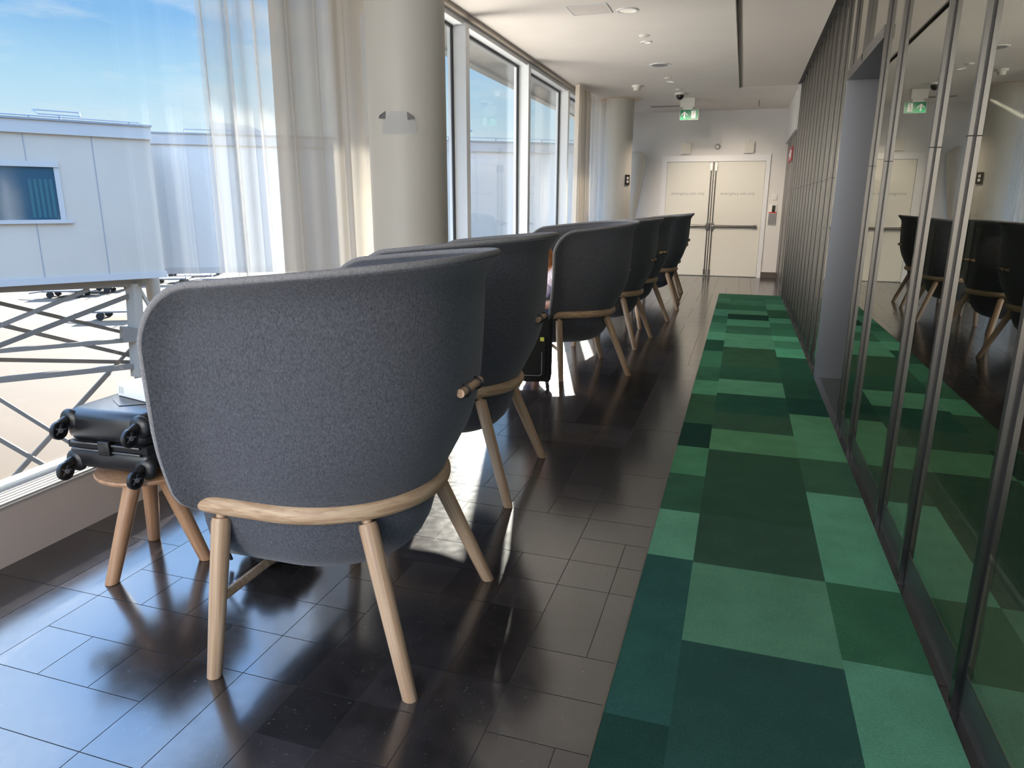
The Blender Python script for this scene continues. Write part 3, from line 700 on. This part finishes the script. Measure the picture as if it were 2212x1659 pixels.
def ucurve(z, n=56, off=0):
    w_, b_ = prof(z); f = front(z); pts = []
    E = 2/(2.0+.55*max(0, min(1, (z-.50)/.25))); B = b_-X0
    raw = [(f, -w_), (X0, -w_)]
    for k in range(1, 40):
        a = -pi/2+pi*k/40; c, s = cos(a), sin(a)
        raw.append((X0+B*abs(c)**E, math.copysign(w_*abs(s)**E, s)))
    raw += [(X0, w_), (f, w_)]
    raw = [Vector((p[0], p[1], z)) for p in raw]
    L = [0]
    for a, b in zip(raw, raw[1:]): L.append(L[-1]+(b-a).length)
    T = L[-1]; out = []; j = 0
    for k in range(n+1):
        s = T*k/n
        # cluster columns towards the front edges so the rolled edge is round
        s = T*(.5-.5*cos(pi*k/n))*.35+s*.65
        while j < len(L)-2 and L[j+1] < s: j += 1
        t = (s-L[j])/max(1e-9, L[j+1]-L[j]); out.append((raw[j].lerp(raw[j+1], t), min(s, T-s)))
    return out
def chair_shell():
    zs = [p[0] for p in PROF[:8]]+[.498, .506, .512, .52, .53, .545, .56, .58, .60, .62, .66, .70, .74, .80, .87, .94, 1.0, HT-RC]
    zs += [HT-RC+RC*sin(radians(a)) for a in (10, 20, 30, 40, 48, 56, 63, 70, 76, 82, 86, 90)]
    bm = bmesh.new(); rows = []
    for z in zs:
        u = ucurve(z); pts = [p for p, s in u]; row = []
        for k, (p, s) in enumerate(u):
            a = pts[max(0, k-1)]; b = pts[min(len(pts)-1, k+1)]; t = (b-a).normalized(); nrm = Vector((t.y, -t.x, 0))
            if nrm.dot(Vector((p.x-(-.1), p.y, 0))) < 0: nrm = -nrm
            if z > .36:
                dt = HT-z; df = (p.x-FX) if p.x < X0 else 9
                if p.x < FX+RC and z > HT-RC:
                    d = RC-sqrt(max(0, (FX+RC-p.x)**2+(z-(HT-RC))**2))
                else: d = min(dt, df)
                if z < .62: d = min(d, df)
                wd = .105; d = max(0, d)
                fade = 0 if z < .505 else 1
                lift = .056*(max(0, 1-d/wd))**2.2*fade
            else: lift = 0
            q = p+nrm*lift; q.z -= drop(p.x, z); row.append(bm.verts.new(q))
        rows.append(row)
    edge = [r[0].co.copy() for r in rows]+[v.co.copy() for v in rows[-1][1:-1]]+[r[-1].co.copy() for r in rows[::-1]]
    for a, b in zip(rows, rows[1:]):
        for k in range(len(a)-1): bm.faces.new((a[k], a[k+1], b[k+1], b[k]))
    a = rows[0]; n = len(a)-1
    for k in range(n//2):
        q = [a[k], a[k+1], a[n-k-1], a[n-k]]
        if len(set(q)) == 4: bm.faces.new(q)
        elif len(set(q)) == 3: bm.faces.new((a[k], a[k+1], a[n-k]))
    bmesh.ops.recalc_face_normals(bm, faces=bm.faces)
    # thick felt: inner skin
    bmesh.ops.solidify(bm, geom=bm.faces[:], thickness=.015)
    return bm, edge
def make_chair(name):
    t = bpy.data.objects.new(name, None); C.objects.link(t); t.empty_display_size = .1
    sb, edge = chair_shell(); link('felt_shell', sb, 'felt', t, True)
    e2 = [edge[0]]
    for p in edge[1:]:
        if (p-e2[-1]).length > .006: e2.append(p)
    bm = bmesh.new(); tube(bm, e2, .0105, 10); link('felt_rim', bm, 'felt_edge', t, True)['label'] = 'cut edge of the felt, window light put into its pale colour'
    # cushion filling the bowl
    bm = bmesh.new(); loop = [p for p, s in ucurve(.42, 40)]; cs = []
    c = Vector((-.06, 0, 0))
    for f, z in ((.90, .34), (.95, .38), (.95, .41), (.88, .435), (.6, .44), (.2, .44)):
        cs.append([bm.verts.new(((p.x-c.x)*f+c.x, (p.y-c.y)*f+c.y, z)) for p in loop])
    for a, b in zip(cs, cs[1:]):
        for k in range(len(a)): bm.faces.new((a[k], a[(k+1) % len(a)], b[(k+1) % len(a)], b[k]))
    bm.faces.new(cs[0]); bm.faces.new(cs[-1][::-1])
    link('seat_cushion', bm, 'cushion', t, True)
    # bent wood ring below the shell
    bm = bmesh.new(); zr = .528; pts = []
    for p, s in ucurve(zr, 56):
        pts.append(p)
    res = []; 
    for k, p in enumerate(pts):
        a = pts[max(0, k-1)]; b = pts[min(len(pts)-1, k+1)]; d = (b-a).normalized(); nrm = Vector((d.y, -d.x, 0))
        if nrm.dot(Vector((p.x+.1, p.y, 0))) < 0: nrm = -nrm
        if p.x < -.305: continue
        res.append(p+nrm*.021)
    rad = [.026]*len(res); L = len(res)
    for k in range(3): f = (.55, .82, .95)[k]; rad[k] = .026*f; rad[L-1-k] = .026*f
    tube(bm, res, rad, 16, asp=1.15, up_=(0, 0, 1)); link('wood_ring', bm, 'ash_ring', t, True)
    # legs
    feet = [((.385, .351), (.205, .235)), ((.385, -.351), (.205, -.235)), ((-.226, .435), (-.225, .330)), ((-.226, -.435), (-.225, -.330))]
    for (fx, fy), (tx, ty) in feet:
        leg((fx, fy, 0), (tx, ty, .505), [(0, .0208), (.008, .0222), (.3, .0248), (.6, .0272), (.93, .0290), (.955, .0262)], 'ash', t, (.95, 1.02, .015))
    bm = bmesh.new(); a = Vector((-.220, -.377, .235)); b = Vector((-.220, .377, .235)); tube(bm, [a, b], .0145, 14); link('stretcher', bm, 'ash', t, True)
    # toggle at the back
    zt = .86; wq, bq = prof(zt); tg = bmesh.new(); tube(tg, [(bq+.021, -.085, zt-drop(.4, zt)), (bq+.021, .085, zt-drop(.4, zt))], .0135, 14)
    tg_o = link('toggle', tg, 'ash', t, True)
    for y in (-.05, .05):
        bm = bmesh.new(); n = 20; tube(bm, [(bq+.019+.021*cos(2*pi*k/n), y, zt-drop(.4, zt)+.018*sin(2*pi*k/n)) for k in range(n)], .0032, 8, closed=True)
        link('toggle_band', bm, 'black_plastic', tg_o, True)
    return t
proto = make_chair('lounge_chair')
GR = 'grey felt privacy chairs in a row along the windows'
chairs = [((-1.20, 1.92), .8, 'large grey felt privacy chair in the foreground, nearest the camera'),
          ((-1.35, 3.27), 2.0, 'grey felt privacy chair directly behind the foreground chair'),
          ((-1.318, 5.87), 29.5, 'grey felt privacy chair with a seated red-haired person, third in the row'),
          ((-1.26, 7.25), -6, 'grey felt privacy chair right behind the occupied chair, fourth in the row'),
          ((-1.26, 8.52), -21, 'grey felt privacy chair fifth in the row, partly hidden'),
          ((-1.154, 10.04), 4, 'grey felt privacy chair sixth in the row, against the exit doors'),
          ((-1.22, 11.37), 2, 'farthest grey felt privacy chair at the end of the row')]
for i, ((x, y), a, lab) in enumerate(chairs):
    if i == 0: r = proto
    else:
        r = proto.copy(); C.objects.link(r)
        for ch in list(proto.children):
            c = ch.copy(); C.objects.link(c); c.parent = r
            for g in ch.children: d = g.copy(); C.objects.link(d); d.parent = c
    r.location = (x, y, 0); r.rotation_euler = (0, 0, radians(a)); tag(r, lab, 'chair', GR)

# ------------------------------------------------------------------ footstool with suitcase and box
def stool():
    cx, cy = -2.13, 2.0
    t = thing('footstool', 'low round wooden stool with three legs beside the foreground chair, under the suitcase', 'stool', (cx, cy, 0))
    bm = bmesh.new(); lathe(bm, [(.18, .370), (.20, .377), (.203, .385), (.20, .392), (.185, .395), (.02, .395)], (-.02, .05, 0), n=56); link('seat', bm, 'stool_wood', t, True)
    for fx, fy, tx, ty in ((-2.161, 1.805, -2.125, 1.93), (-2.29, 2.144, -2.16, 2.04), (-1.958, 2.071, -2.07, 2.02)):
        leg((fx-cx, fy-cy, 0), (tx-cx, ty-cy, .373), [(0, .0225), (.008, .024), (.5, .028), (1, .0305)], 'stool_wood', t)
stool()
def rounded_box(bm, lo, hi, r, seg=5):
    b2 = bmesh.new(); box(b2, lo, hi); bmesh.ops.bevel(b2, geom=list(b2.edges), offset=r, segments=seg, affect='EDGES', profile=.5)
    me = bpy.data.meshes.new('tmp'); b2.to_mesh(me); b2.free(); bm.from_mesh(me); bpy.data.meshes.remove(me)
def wheel_unit(bm, c, d, r=.024, w_=.02):
    """caster: fork and wheel, d = direction of the fork from the body"""
    c = Vector(c); d = Vector(d).normalized()
    lathe(bm, [(r*.35, -w_/2), (r*.8, -w_/2-.001), (r, -w_*.35), (r, w_*.35), (r*.8, w_/2+.001), (r*.35, w_/2)], c, 24, 'x')
def suitcase_flat():
    # local: X across, Y along length (wheels at -Y), Z up
    t = thing('suitcase', 'black hard shell cabin suitcase lying flat on the stool, wheels towards the camera', 'suitcase', (-2.19, 1.868, .3965), radians(2))
    Wd, L, T = .375, .50, .23
    bm = bmesh.new(); rounded_box(bm, (-Wd/2, .02, .018), (Wd/2, L, .105), .028); link('lower_shell', bm, 'suitcase', t, True)
    bm = bmesh.new(); rounded_box(bm, (-Wd/2, .02, .123), (Wd/2, L, .250), .040); up_o = link('upper_shell', bm, 'suitcase', t, True)
    bx('zip_band', (-Wd/2+.006, .026, .098), (Wd/2-.006, L-.006, .126), 'black_fabric', t, .002)
    for z in (.095, .121):
        for x0, x1 in ((-Wd/2+.03, -.03), (.03, Wd/2-.03)): bx('zip_ridge', (x0, .014, z), (x1, .028, z+.008), 'steel_dark', t, .002)
    bx('clasp', (-.026, .008, .085), (.026, .03, .14), 'black_plastic', t, .004)
    # raised chevrons on the top shell
    bm = bmesh.new()
    for k in range(4):
        y = .11+k*.09
        for s in (-1, 1):
            bar(bm, (0, y, .2505), (s*.10, y+.07, .2505), .006, .004)
        bar(bm, (-.002, y, .2505), (.002, y, .2505), .006, .004)
    link('chevron_ribs', bm, 'suitcase', up_o)
    for sx in (-1, 1):
        for z, zc in ((.045, -.0), (.205, .0)):
            x = sx*(Wd/2-.028)
            u = bm = bmesh.new(); blob(bm, (x, .034, z), (.046, .022, .044), 3); h = link('wheel_housing', bm, 'black_plastic', t, True)
            bm = bmesh.new(); tube(bm, [(x, .012, z+.004), (x, -.012, z), (x+.002, -.016, z-.018)], [.018, .015, .011], 12); link('fork', bm, 'black_plastic', h, True)
            bm = bmesh.new(); lathe(bm, [(.024, -.005), (.025, -.010), (.031, -.010), (.035, -.006), (.035, .006), (.031, .010), (.025, .010), (.024, .005)], (x+.002, -.024, z-.024), 32, 'x'); link('wheel', bm, 'black_plastic', h, True)
            bm = bmesh.new(); lathe(bm, [(.009, -.0115), (.009, .0115)], (x+.002, -.024, z-.024), 18, 'x')
            for q in range(5): a = q*2*pi/5; bar(bm, (x+.002, -.024, z-.024), (x+.002, -.024+.026*cos(a), z-.024+.026*sin(a)), .013, .005)
            link('hub', bm, 'grey_plastic', h, True)
    bm = bmesh.new(); tube(bm, [(-.08, L, .11), (-.08, L+.022, .11), (.08, L+.022, .11), (.08, L, .11)], .008, 10); link('carry_handle', bm, 'black_plastic', t, True)
suitcase_flat()
t = thing('white_box', 'flat white cardboard box lying on top of the black suitcase', 'box', Vector(on_z(262, 862, .648))+Vector((.075, .08, 0)), radians(-14))
bx('carton', (-.12, -.07, 0), (.14, .13, .052), 'paper', t, .002)
for k in range(3): bx('printed_lines', (-.105+k*.012, -.0712, .012), (-.103+k*.012, -.0698, .040), 'print', t)

def suitcase_up():
    t = thing('suitcase', 'black upright fabric suitcase with yellow tag on the floor before the seated person', 'suitcase', (-1.50, 5.16, 0), radians(12))
    bm = bmesh.new(); rounded_box(bm, (-.17, -.11, .055), (.17, .11, .56), .03); b = link('body', bm, 'black_fabric', t, True)
    bm = bmesh.new(); rounded_box(bm, (-.13, -.125, .10), (.13, -.10, .42), .01); link('front_pocket', bm, 'black_fabric', b, True)
    for sx in (-1, 1):
        for sy in (-1, 1):
            bm = bmesh.new(); lathe(bm, [(.006, -.010), (.02, -.011), (.0255, -.006), (.0255, .006), (.02, .011), (.006, .010)], (sx*.14, sy*.08, .0255), 24, 'x'); h = link('wheel', bm, 'black_plastic', t, True)
            bm = bmesh.new(); tube(bm, [(sx*.14, sy*.08, .028), (sx*.135, sy*.075, .065)], [.012, .018], 12); link('fork', bm, 'grey_plastic', h, True)
    bm = bmesh.new(); tube(bm, [(-.10, -.128, .30), (-.10, -.128, .13), (-.085, -.128, .115), (.085, -.128, .115), (.10, -.128, .13), (.10, -.128, .30)], .003, 8); link('trim_piping', bm, 'grey_plastic', b, True)
    bx('tag', (.085, -.129, .385), (.115, -.126, .415), 'yellow_tag', t)['label'] = 'small yellow tag'
    bm = bmesh.new(); tube(bm, [(-.05, 0, .56), (-.05, 0, .585), (.05, 0, .585), (.05, 0, .56)], .008, 10); link('carry_handle', bm, 'black_plastic', t, True)
suitcase_up()

# black backpack slumped on the floor in front of the first chair
t = thing('backpack', 'black backpack slumped on the floor in front of the foreground chair', 'backpack', (-1.735, 2.22, 0), radians(20))
bm = bmesh.new(); blob(bm, (0, 0, .125), (.15, .17, .135), 4, .35, 2.4)
for v in bm.verts: v.co.z = max(v.co.z, .002)
link('bag_body', bm, 'black_fabric', t, True)
bm = bmesh.new(); blob(bm, (.02, -.13, .10), (.10, .06, .085), 3, .3, 3); link('front_pocket', bm, 'black_fabric', t, True)
bm = bmesh.new(); tube(bm, [(-.06, -.06, .22), (-.12, -.12, .20), (-.15, -.15, .12), (-.14, -.12, .03)], .014, 10, asp=.5); link('strap', bm, 'black_fabric', t, True)
# reflection of something blue, modelled as an added blob behind the glass
t = bmesh.new(); blob(t, (1.26, 1.56, .02), (.05, .11, .018), 3, .3, 4)
tag(link('blue_reflection', t, 'blue', smooth=True), 'small bright blue reflection modelled as a solid blob behind the tinted glass', 'reflection')

# ------------------------------------------------------------------ seated person
def skin_chain(pts, rads, mt, name, parent, edges=None, sub=2):
    me = bpy.data.meshes.new(name)
    e = edges or [(i, i+1) for i in range(len(pts)-1)]
    me.from_pydata([tuple(p) for p in pts], e, []); o = bpy.data.objects.new(name, me); C.objects.link(o)
    md = o.modifiers.new('Skin', 'SKIN'); md.use_smooth_shade = True
    for v, r_ in zip(me.skin_vertices[0].data, rads): v.radius = r_ if isinstance(r_, tuple) else (r_, r_)
    me.skin_vertices[0].data[0].use_root = True
    s = o.modifiers.new('Sub', 'SUBSURF'); s.levels = sub; s.render_levels = sub
    bpy.context.view_layer.update()
    m2 = bpy.data.meshes.new_from_object(o.evaluated_get(bpy.context.evaluated_depsgraph_get()))
    bpy.data.objects.remove(o); m2.materials.clear(); m2.materials.append(M[mt]); m2.name = name
    for p in m2.polygons: p.use_smooth = True
    o = bpy.data.objects.new(name, m2); C.objects.link(o)
    if parent: o.parent = parent
    return o
def person():
    # local: +X forward (towards the knees), Y to the person's left, Z up; origin on the floor below the hips
    t = thing('person', 'person with ginger hair and white patterned blouse, bent forward in the third chair', 'person', (-1.262, 5.90, 0), radians(209.5))
    P = []; R = []; E = []
    def add(p, r_, par=None):
        P.append(Vector(p)); R.append(r_); i = len(P)-1
        if par is not None: E.append((par, i))
        return i
    hip = add((0, 0, .53), (.125, .10)); wa = add((.09, 0, .66), (.105, .085), hip); ch = add((.19, 0, .78), (.115, .09), wa); sh = add((.25, 0, .85), (.09, .07), ch); nk = add((.30, 0, .885), (.05, .05), sh); hb = add((.335, 0, .92), (.052, .052), nk)
    for s in (-1, 1):
        th = add((.03, s*.09, .51), (.078, .078), hip); kn = add((.41, s*.10, .50), (.058, .058), th); cf = add((.44, s*.10, .34), (.05, .05), kn); an = add((.42, s*.10, .085), (.034, .034), cf); he = add((.45, s*.10, .045), (.036, .033), an); toe = add((.58, s*.11, .035), (.03, .024), he)
        so = add((.24, s*.16, .82), (.050, .050), sh); el = add((.27, s*.235, .60), (.040, .040), so); wr = add((.44, s*.13, .565), (.027, .027), el); pm = add((.50, s*.095, .565), (.036, .020), wr)
    body = skin_chain(P, R, 'skin', 'body', t, E)
    # clothes
    cp = [P[i] for i in (hip, wa, ch, sh)]; cr_ = [(.145, .118), (.128, .106), (.134, .108), (.106, .084)]; ed = [(0, 1), (1, 2), (2, 3)]
    for s in (-1, 1):
        k = len(cp); cp += [Vector((.24, s*.16, .82)), Vector((.265, s*.225, .64)), Vector((.31, s*.21, .60))]; cr_ += [(.066, .066), (.056, .056), (.052, .052)]; ed += [(3, k), (k, k+1), (k+1, k+2)]
    skin_chain(cp, cr_, 'shirt', 'blouse', t, ed)
    jp = [Vector((0, 0, .52)), Vector((-.0, 0, .56))]; jr = [(.14, .115), (.137, .11)]; ed = [(0, 1)]
    for s in (-1, 1):
        k = len(jp); jp += [Vector((.03, s*.09, .515)), Vector((.41, s*.10, .50)), Vector((.44, s*.10, .34)), Vector((.425, s*.10, .13))]; jr += [(.09, .088), (.070, .070), (.060, .060), (.050, .050)]; ed += [(0, k), (k, k+1), (k+1, k+2), (k+2, k+3)]
    skin_chain(jp, jr, 'jeans', 'jeans', t, ed)
    for s in (-1, 1):
        skin_chain([Vector((.43, s*.10, .05)), Vector((.50, s*.105, .042)), Vector((.60, s*.11, .036))], [(.046, .044), (.046, .038), (.038, .028)], 'shoe', 'shoe', t)
    # hands: fingers folded round each other on the knee
    for s in (-1, 1):
        bmh = None
        for k in range(4):
            y = s*(.095-.028*(k-1.5)*.9*s*s); ln = (.030, .036, .033, .026)[k]
            f0 = Vector((.515, s*.095+(k-1.5)*.018, .566))
            skin_chain([f0, f0+Vector((ln, 0, .002)), f0+Vector((ln*1.7, -s*.004, -.018)), f0+Vector((ln*1.8, -s*.006, -.040))], [.0095, .0088, .0082, .0070], 'skin', 'finger', body, sub=1)
        f0 = Vector((.485, s*.095-s*.032, .572)); skin_chain([f0, f0+Vector((.022, -s*.018, .006)), f0+Vector((.045, -s*.022, .0))], [.0115, .0105, .0085], 'skin', 'thumb', body, sub=1)
    # head, tilted down
    hd = bpy.data.objects.new('head', None)
    bm = bmesh.new(); g = bmesh.ops.create_icosphere(bm, subdivisions=4, radius=1)
    for v in bm.verts:
        c = v.co.copy(); x, y, z = c.x*.098, c.y*.076, c.z*.118
        if z < 0: k = 1-.30*(-z/.118)**1.5; y *= k; x = x*(1-.12*(-z/.118)) + .012*(-z/.118)
        if c.x > .6:
            x += .018*math.exp(-((c.y/.16)**2+((c.z+.12)/.22)**2))                 # nose
            x -= .009*(math.exp(-(((c.y-.38)/.2)**2+((c.z-.06)/.14)**2))+math.exp(-(((c.y+.38)/.2)**2+((c.z-.06)/.14)**2)))  # eye sockets
            x += .006*math.exp(-((c.y/.28)**2+((c.z+.50)/.07)**2))                # lips
            x += .006*math.exp(-((c.y/.3)**2+((c.z+.80)/.15)**2))                 # chin
        v.co = Vector((x, y, z))
    Mh = Matrix.Translation((.385, 0, .975)) @ Matrix.Rotation(radians(38), 4, 'Y')
    bmesh.ops.transform(bm, matrix=Mh, verts=bm.verts); head = link('head', bm, 'skin', t, True)
    for s in (-1, 1):
        bm = bmesh.new(); blob(bm, (0, 0, 0), (.020, .008, .030), 2); bmesh.ops.transform(bm, matrix=Mh @ Matrix.Translation((-.005, s*.076, -.01)), verts=bm.verts); link('ear', bm, 'skin', head, True)
        bm = bmesh.new(); blob(bm, (0, 0, 0), (.008, .013, .009), 2); bmesh.ops.transform(bm, matrix=Mh @ Matrix.Translation((.081, s*.030, .008)), verts=bm.verts); link('eye', bm, 'hair', head, True)
    bm = bmesh.new(); blob(bm, (0, 0, 0), (.006, .024, .006), 2); bmesh.ops.transform(bm, matrix=Mh @ Matrix.Translation((.088, 0, -.060)), verts=bm.verts); link('mouth', bm, 'lips', head, True)
    # hair: cap with long back
    bm = bmesh.new(); bmesh.ops.create_icosphere(bm, subdivisions=4, radius=1)
    for v in list(bm.verts):
        c = v.co
        if c.x > .50 and c.z < .52: bm.verts.remove(v); continue
        if c.x > .15 and c.z < -.15 and abs(c.y) < .85: bm.verts.remove(v)
    for v in bm.verts:
        c = v.co.copy(); k = 1+.04*noise.noise(c*6); dz = -.09*max(0, -c.z)**1.5
        v.co = Vector((c.x*.112*k-.006, c.y*.092*k, c.z*.128*k+.006+dz))
    bmesh.ops.solidify(bm, geom=bm.faces[:], thickness=.006)
    bmesh.ops.transform(bm, matrix=Mh, verts=bm.verts); link('hair', bm, 'hair', t, True)
person()

# ------------------------------------------------------------------ outside
GZ = -4.5
bm = bmesh.new(); box(bm, (-400, -200, GZ-.5), (-3.3, 500, GZ)); struct(link('floor_outside', bm, 'ground'))
def bridge():
    A = Vector((-11.66, 12.11, 0)); d = Vector((-13.08, 9.844, 0))-A; d.normalize()      # face runs from the corner away to the left
    n = Vector((d.y, -d.x, 0));
    if n.dot(CAM-A) < 0: n = -n
    rz = math.atan2(d.y, d.x)
    # local frame: X along d (from the corner), Y = away from us or towards, Z up
    sgn = 1 if (Matrix.Rotation(rz, 3, 'Z') @ Vector((0, 1, 0))).dot(n) < 0 else -1      # +Y*sgn points away from us
    t = thing('jet_bridge', 'white panelled passenger boarding bridge outside the big left window', 'boarding bridge', A, rz)
    Ln = 14; zb, zt = -.14, 2.86; Dp = 3.2
    def S(n_, lo, hi, m_, par=t, bev=0):
        lo = list(lo); hi = list(hi); a, b = lo[1]*sgn, hi[1]*sgn; lo[1], hi[1] = min(a, b), max(a, b); return bx(n_, lo, hi, m_, par, bev)
    wall = S('cladding', (0, 0, zb), (Ln, Dp, zt-.22), 'bridge_wall')
    S('fascia', (-.03, -.05, zt-.24), (Ln, Dp, zt), 'bridge_trim'); S('roof_edge', (-.05, -.08, zt), (Ln, Dp, zt+.035), 'bridge_dark')
    S('lower_rail', (-.03, -.04, zb-.03), (Ln, Dp, zb+.10), 'bridge_trim')
    for k, x in enumerate((1.05, 2.17, 3.3, 4.45, 5.6, 6.8, 8)):
        S('panel_seam', (x-.007, -.006, zb+.1), (x+.007, .01, zt-.24), 'bridge_dark', wall)
    w_ = S('bridge_window', (1.76, -.012, 1.05), (4.6, .02, 2.02), 'teal_glass'); 
    for k in range(5): S('inner_curtain', (1.81+k*.085, -.016, 1.09), (1.86+k*.085, -.013, 1.80), 'teal_curtain', w_)
    for k in range(3): S('inner_curtain', (3.25+k*.07, -.016, 1.09), (3.29+k*.07, -.013, 1.80), 'teal_curtain', w_)
    S('window_trim', (1.56, -.05, .98), (4.8, .0, 1.05), 'bridge_trim'); S('window_trim', (1.68, -.05, 2.02), (4.8, .0, 2.12), 'bridge_trim'); S('window_trim', (1.67, -.03, 1.05), (1.76, .0, 2.02), 'bridge_trim')
    # roof cable and antenna
    bm = bmesh.new(); tube(bm, [(.1, .2*sgn, zt+.09), (Ln, .2*sgn, zt+.09)], .012, 6)
    for k in range(8): tube(bm, [(.3+k*1.7, .2*sgn, zt), (.3+k*1.7, .2*sgn, zt+.1)], .012, 6)
    link('roof_cable', bm, 'bridge_dark', t)
    bm = bmesh.new(); x = 1.45
    tube(bm, [(x, .5*sgn, zt), (x, .5*sgn, zt+.16)], .02, 8); tube(bm, [(x-.35, .5*sgn, zt+.16), (x+.35, .5*sgn, zt+.16)], .014, 6); tube(bm, [(x-.4, .8*sgn, zt+.26), (x+.4, .8*sgn, zt+.26)], .014, 6)
    for q in (-.35, .35): tube(bm, [(x+q, .5*sgn, zt+.16), (x+q*1.14, .8*sgn, zt+.26)], .012, 6)
    link('roof_antenna', bm, 'bridge_dark', t)
    # second, set-back length running behind the curtains to the right windows
    a2 = Vector((-12.4, 13.15, 0)); b2 = Vector((-4.05, 18.55, 0)); d2 = (b2-a2); L2 = d2.length; rz2 = math.atan2(d2.y, d2.x)
    t2 = thing('terminal_walkway', 'pale ribbed walkway joined to the boarding bridge, seen through curtain and right windows', 'walkway', a2, rz2)
    z0, z1 = -.2, 2.85
    wl = bx('cladding', (-.5, 0, z0), (L2+5, 2.6, z1-.20), 'bridge_wall2', t2)
    bx('fascia', (-.5, -.04, z1-.22), (L2+5, 2.6, z1), 'bridge_trim', t2); bx('roof_edge', (-.5, -.06, z1), (L2+5, 2.6, z1+.03), 'bridge_dark', t2); bx('lower_rail', (-.5, -.02, z0-.02), (L2+5, 2.6, z0+.12), 'bridge_trim', t2)
    bm = bmesh.new()
    for k in range(int((L2+5)/.55)): box(bm, (k*.55, -.006, z0+.12), (k*.55+.012, .005, z1-.22))
    link('cladding_ribs', bm, 'bridge_wall2', wl)
    bm = bmesh.new(); prism(bm, [(1.0, z1+.03), (2.3, z1+.03), (2.15, z1+.14), (1.9, z1+.24), (1.05, z1+.32)], 'y', .3, .8); link('roof_cowl', bm, 'bridge_wall', t2)
    bm = bmesh.new(); tube(bm, [(.5, .2, z1+.12), (L2+5, .2, z1+.12)], .012, 6)
    for k in range(12): tube(bm, [(.5+k*1.2, .2, z1), (.5+k*1.2, .2, z1+.12)], .012, 6)
    for x in (6.9, 10.3): tube(bm, [(x, .6, z1), (x, .6, z1+.30)], .025, 8); tube(bm, [(x-.28, .6, z1+.32), (x+.28, .6, z1+.32)], .03, 8)
    link('roof_antenna', bm, 'bridge_dark', t2)
    # steel truss that carries the bridge, in the vertical plane under its near face
    T = thing('bridge_truss', 'grey steel cross-braced truss under the boarding bridge', 'truss', A+Vector((0, 0, GZ)))
    pl = A-n*.25
    def Q(x, y, back=0): p = on_plane(x, y, pl-n*back, n); return p-T.location
    def beam(nm, p, q, wd, mt, back=0, ht=None):
        a, b = Q(*p, back), Q(*q, back); e = (b-a).normalized(); bm = bmesh.new()
        bar(bm, a-e*0, b, wd, ht or wd); return link(nm, bm, mt, T)
    beam('top_beam', (-420, 640), (318, 609), .16, 'truss_mid')
    beam('post', (288, 612), (300, 812), .22, 'truss_light')
    e = on_plane(329, 608, pl-n*1.0, n)-T.location; bm = bmesh.new(); tube(bm, [(e.x, e.y, 0), (e.x, e.y, -GZ-.16)], .15, 20); link('column', bm, 'truss_light', T, True)
    e = Q(298, 800); bm = bmesh.new(); tube(bm, [(e.x, e.y, 0), (e.x, e.y, e.z+.3)], .09, 12); link('lower_post', bm, 'truss_light', T, True)
    for p, q, wd, mt, bk in (((-380,858),(193,625),.075,'truss_mid',0),((-380,892),(284,637),.085,'truss',0),((-420,556),(284,722),.075,'truss',.45),((-420,602),(300,772),.085,'truss',.45),
                       ((-300,783),(284,734),.085,'truss_mid',0),((-420,769),(310,782),.085,'truss',.45),((-300,851),(308,789),.11,'truss_mid',0),((-300,677),(160,962),.075,'truss_mid',0),
                       ((236,804),(-10,1074),.085,'truss_mid',.45),((-300,775),(170,1048),.085,'truss_mid',0),((300,623),(340,690),.06,'truss_light',0),((236,804),(300,735),.06,'truss_mid',.45)):
        beam('brace', p, q, wd, mt, bk)
    beam('joint_plate', (262,722),(300,722), .30, 'truss_mid', 0, .30)
bridge()

def cart_proto(name):
    t = bpy.data.objects.new(name, None); C.objects.link(t)
    bm = bmesh.new(); box(bm, (-1.2, -.7, .38), (1.2, .7, .46)); link('deck', bm, 'cart', t)
    bm = bmesh.new(); tube(bm, [(-1.2, 0, .40), (-2.3, 0, .25)], .035, 8); link('drawbar', bm, 'cart', t)
    for x in (-.85, .85):
        for y in (-.6, .6):
            bm = bmesh.new(); lathe(bm, [(.08, -.07), (.2, -.07), (.2, .07), (.08, .07)], (x, y, .2), 18, 'y'); link('wheel', bm, 'black_plastic', t)
    bm = bmesh.new(); tube(bm, [(1.15, -.7, .46), (1.15, -.7, .75), (1.15, .7, .75), (1.15, .7, .46)], .03, 6); link('end_rail', bm, 'cart', t)
    return t
cp = cart_proto('baggage_cart')
spots = [(150, 641, .1, 'baggage cart at the left end of the cluster under the bridge beam'), (208, 633, .15, 'baggage cart in the middle of the cluster under the bridge beam'), (176, 622, .1, 'baggage cart at the back of the cluster under the bridge beam'), (250, 625, .2, 'baggage cart at the right end of the cluster, next to the truss post'), (266, 687, .1, 'lone baggage cart half hidden by the truss post'),
         (372, 613, .1, 'nearest baggage cart right of the bridge column'), (425, 606, .2, 'baggage cart in the middle of the cluster right of the bridge column'), (480, 613, .1, 'baggage cart at the curtain edge, right end of the far cluster'), (398, 598, .15, 'baggage cart behind the nearest one right of the bridge column'), (452, 593, .1, 'rearmost baggage cart of the far cluster')]
for i, (x, y, a, lab) in enumerate(spots):
    if i == 0: r = cp
    else:
        r = cp.copy(); C.objects.link(r)
        for ch in list(cp.children): c = ch.copy(); C.objects.link(c); c.parent = r
    p = on_z(x, y, GZ)+Vector((0, 0, 0)); r.location = p; r.rotation_euler = (0, 0, a+.4); tag(r, lab, 'baggage cart', 'baggage carts parked on the apron')
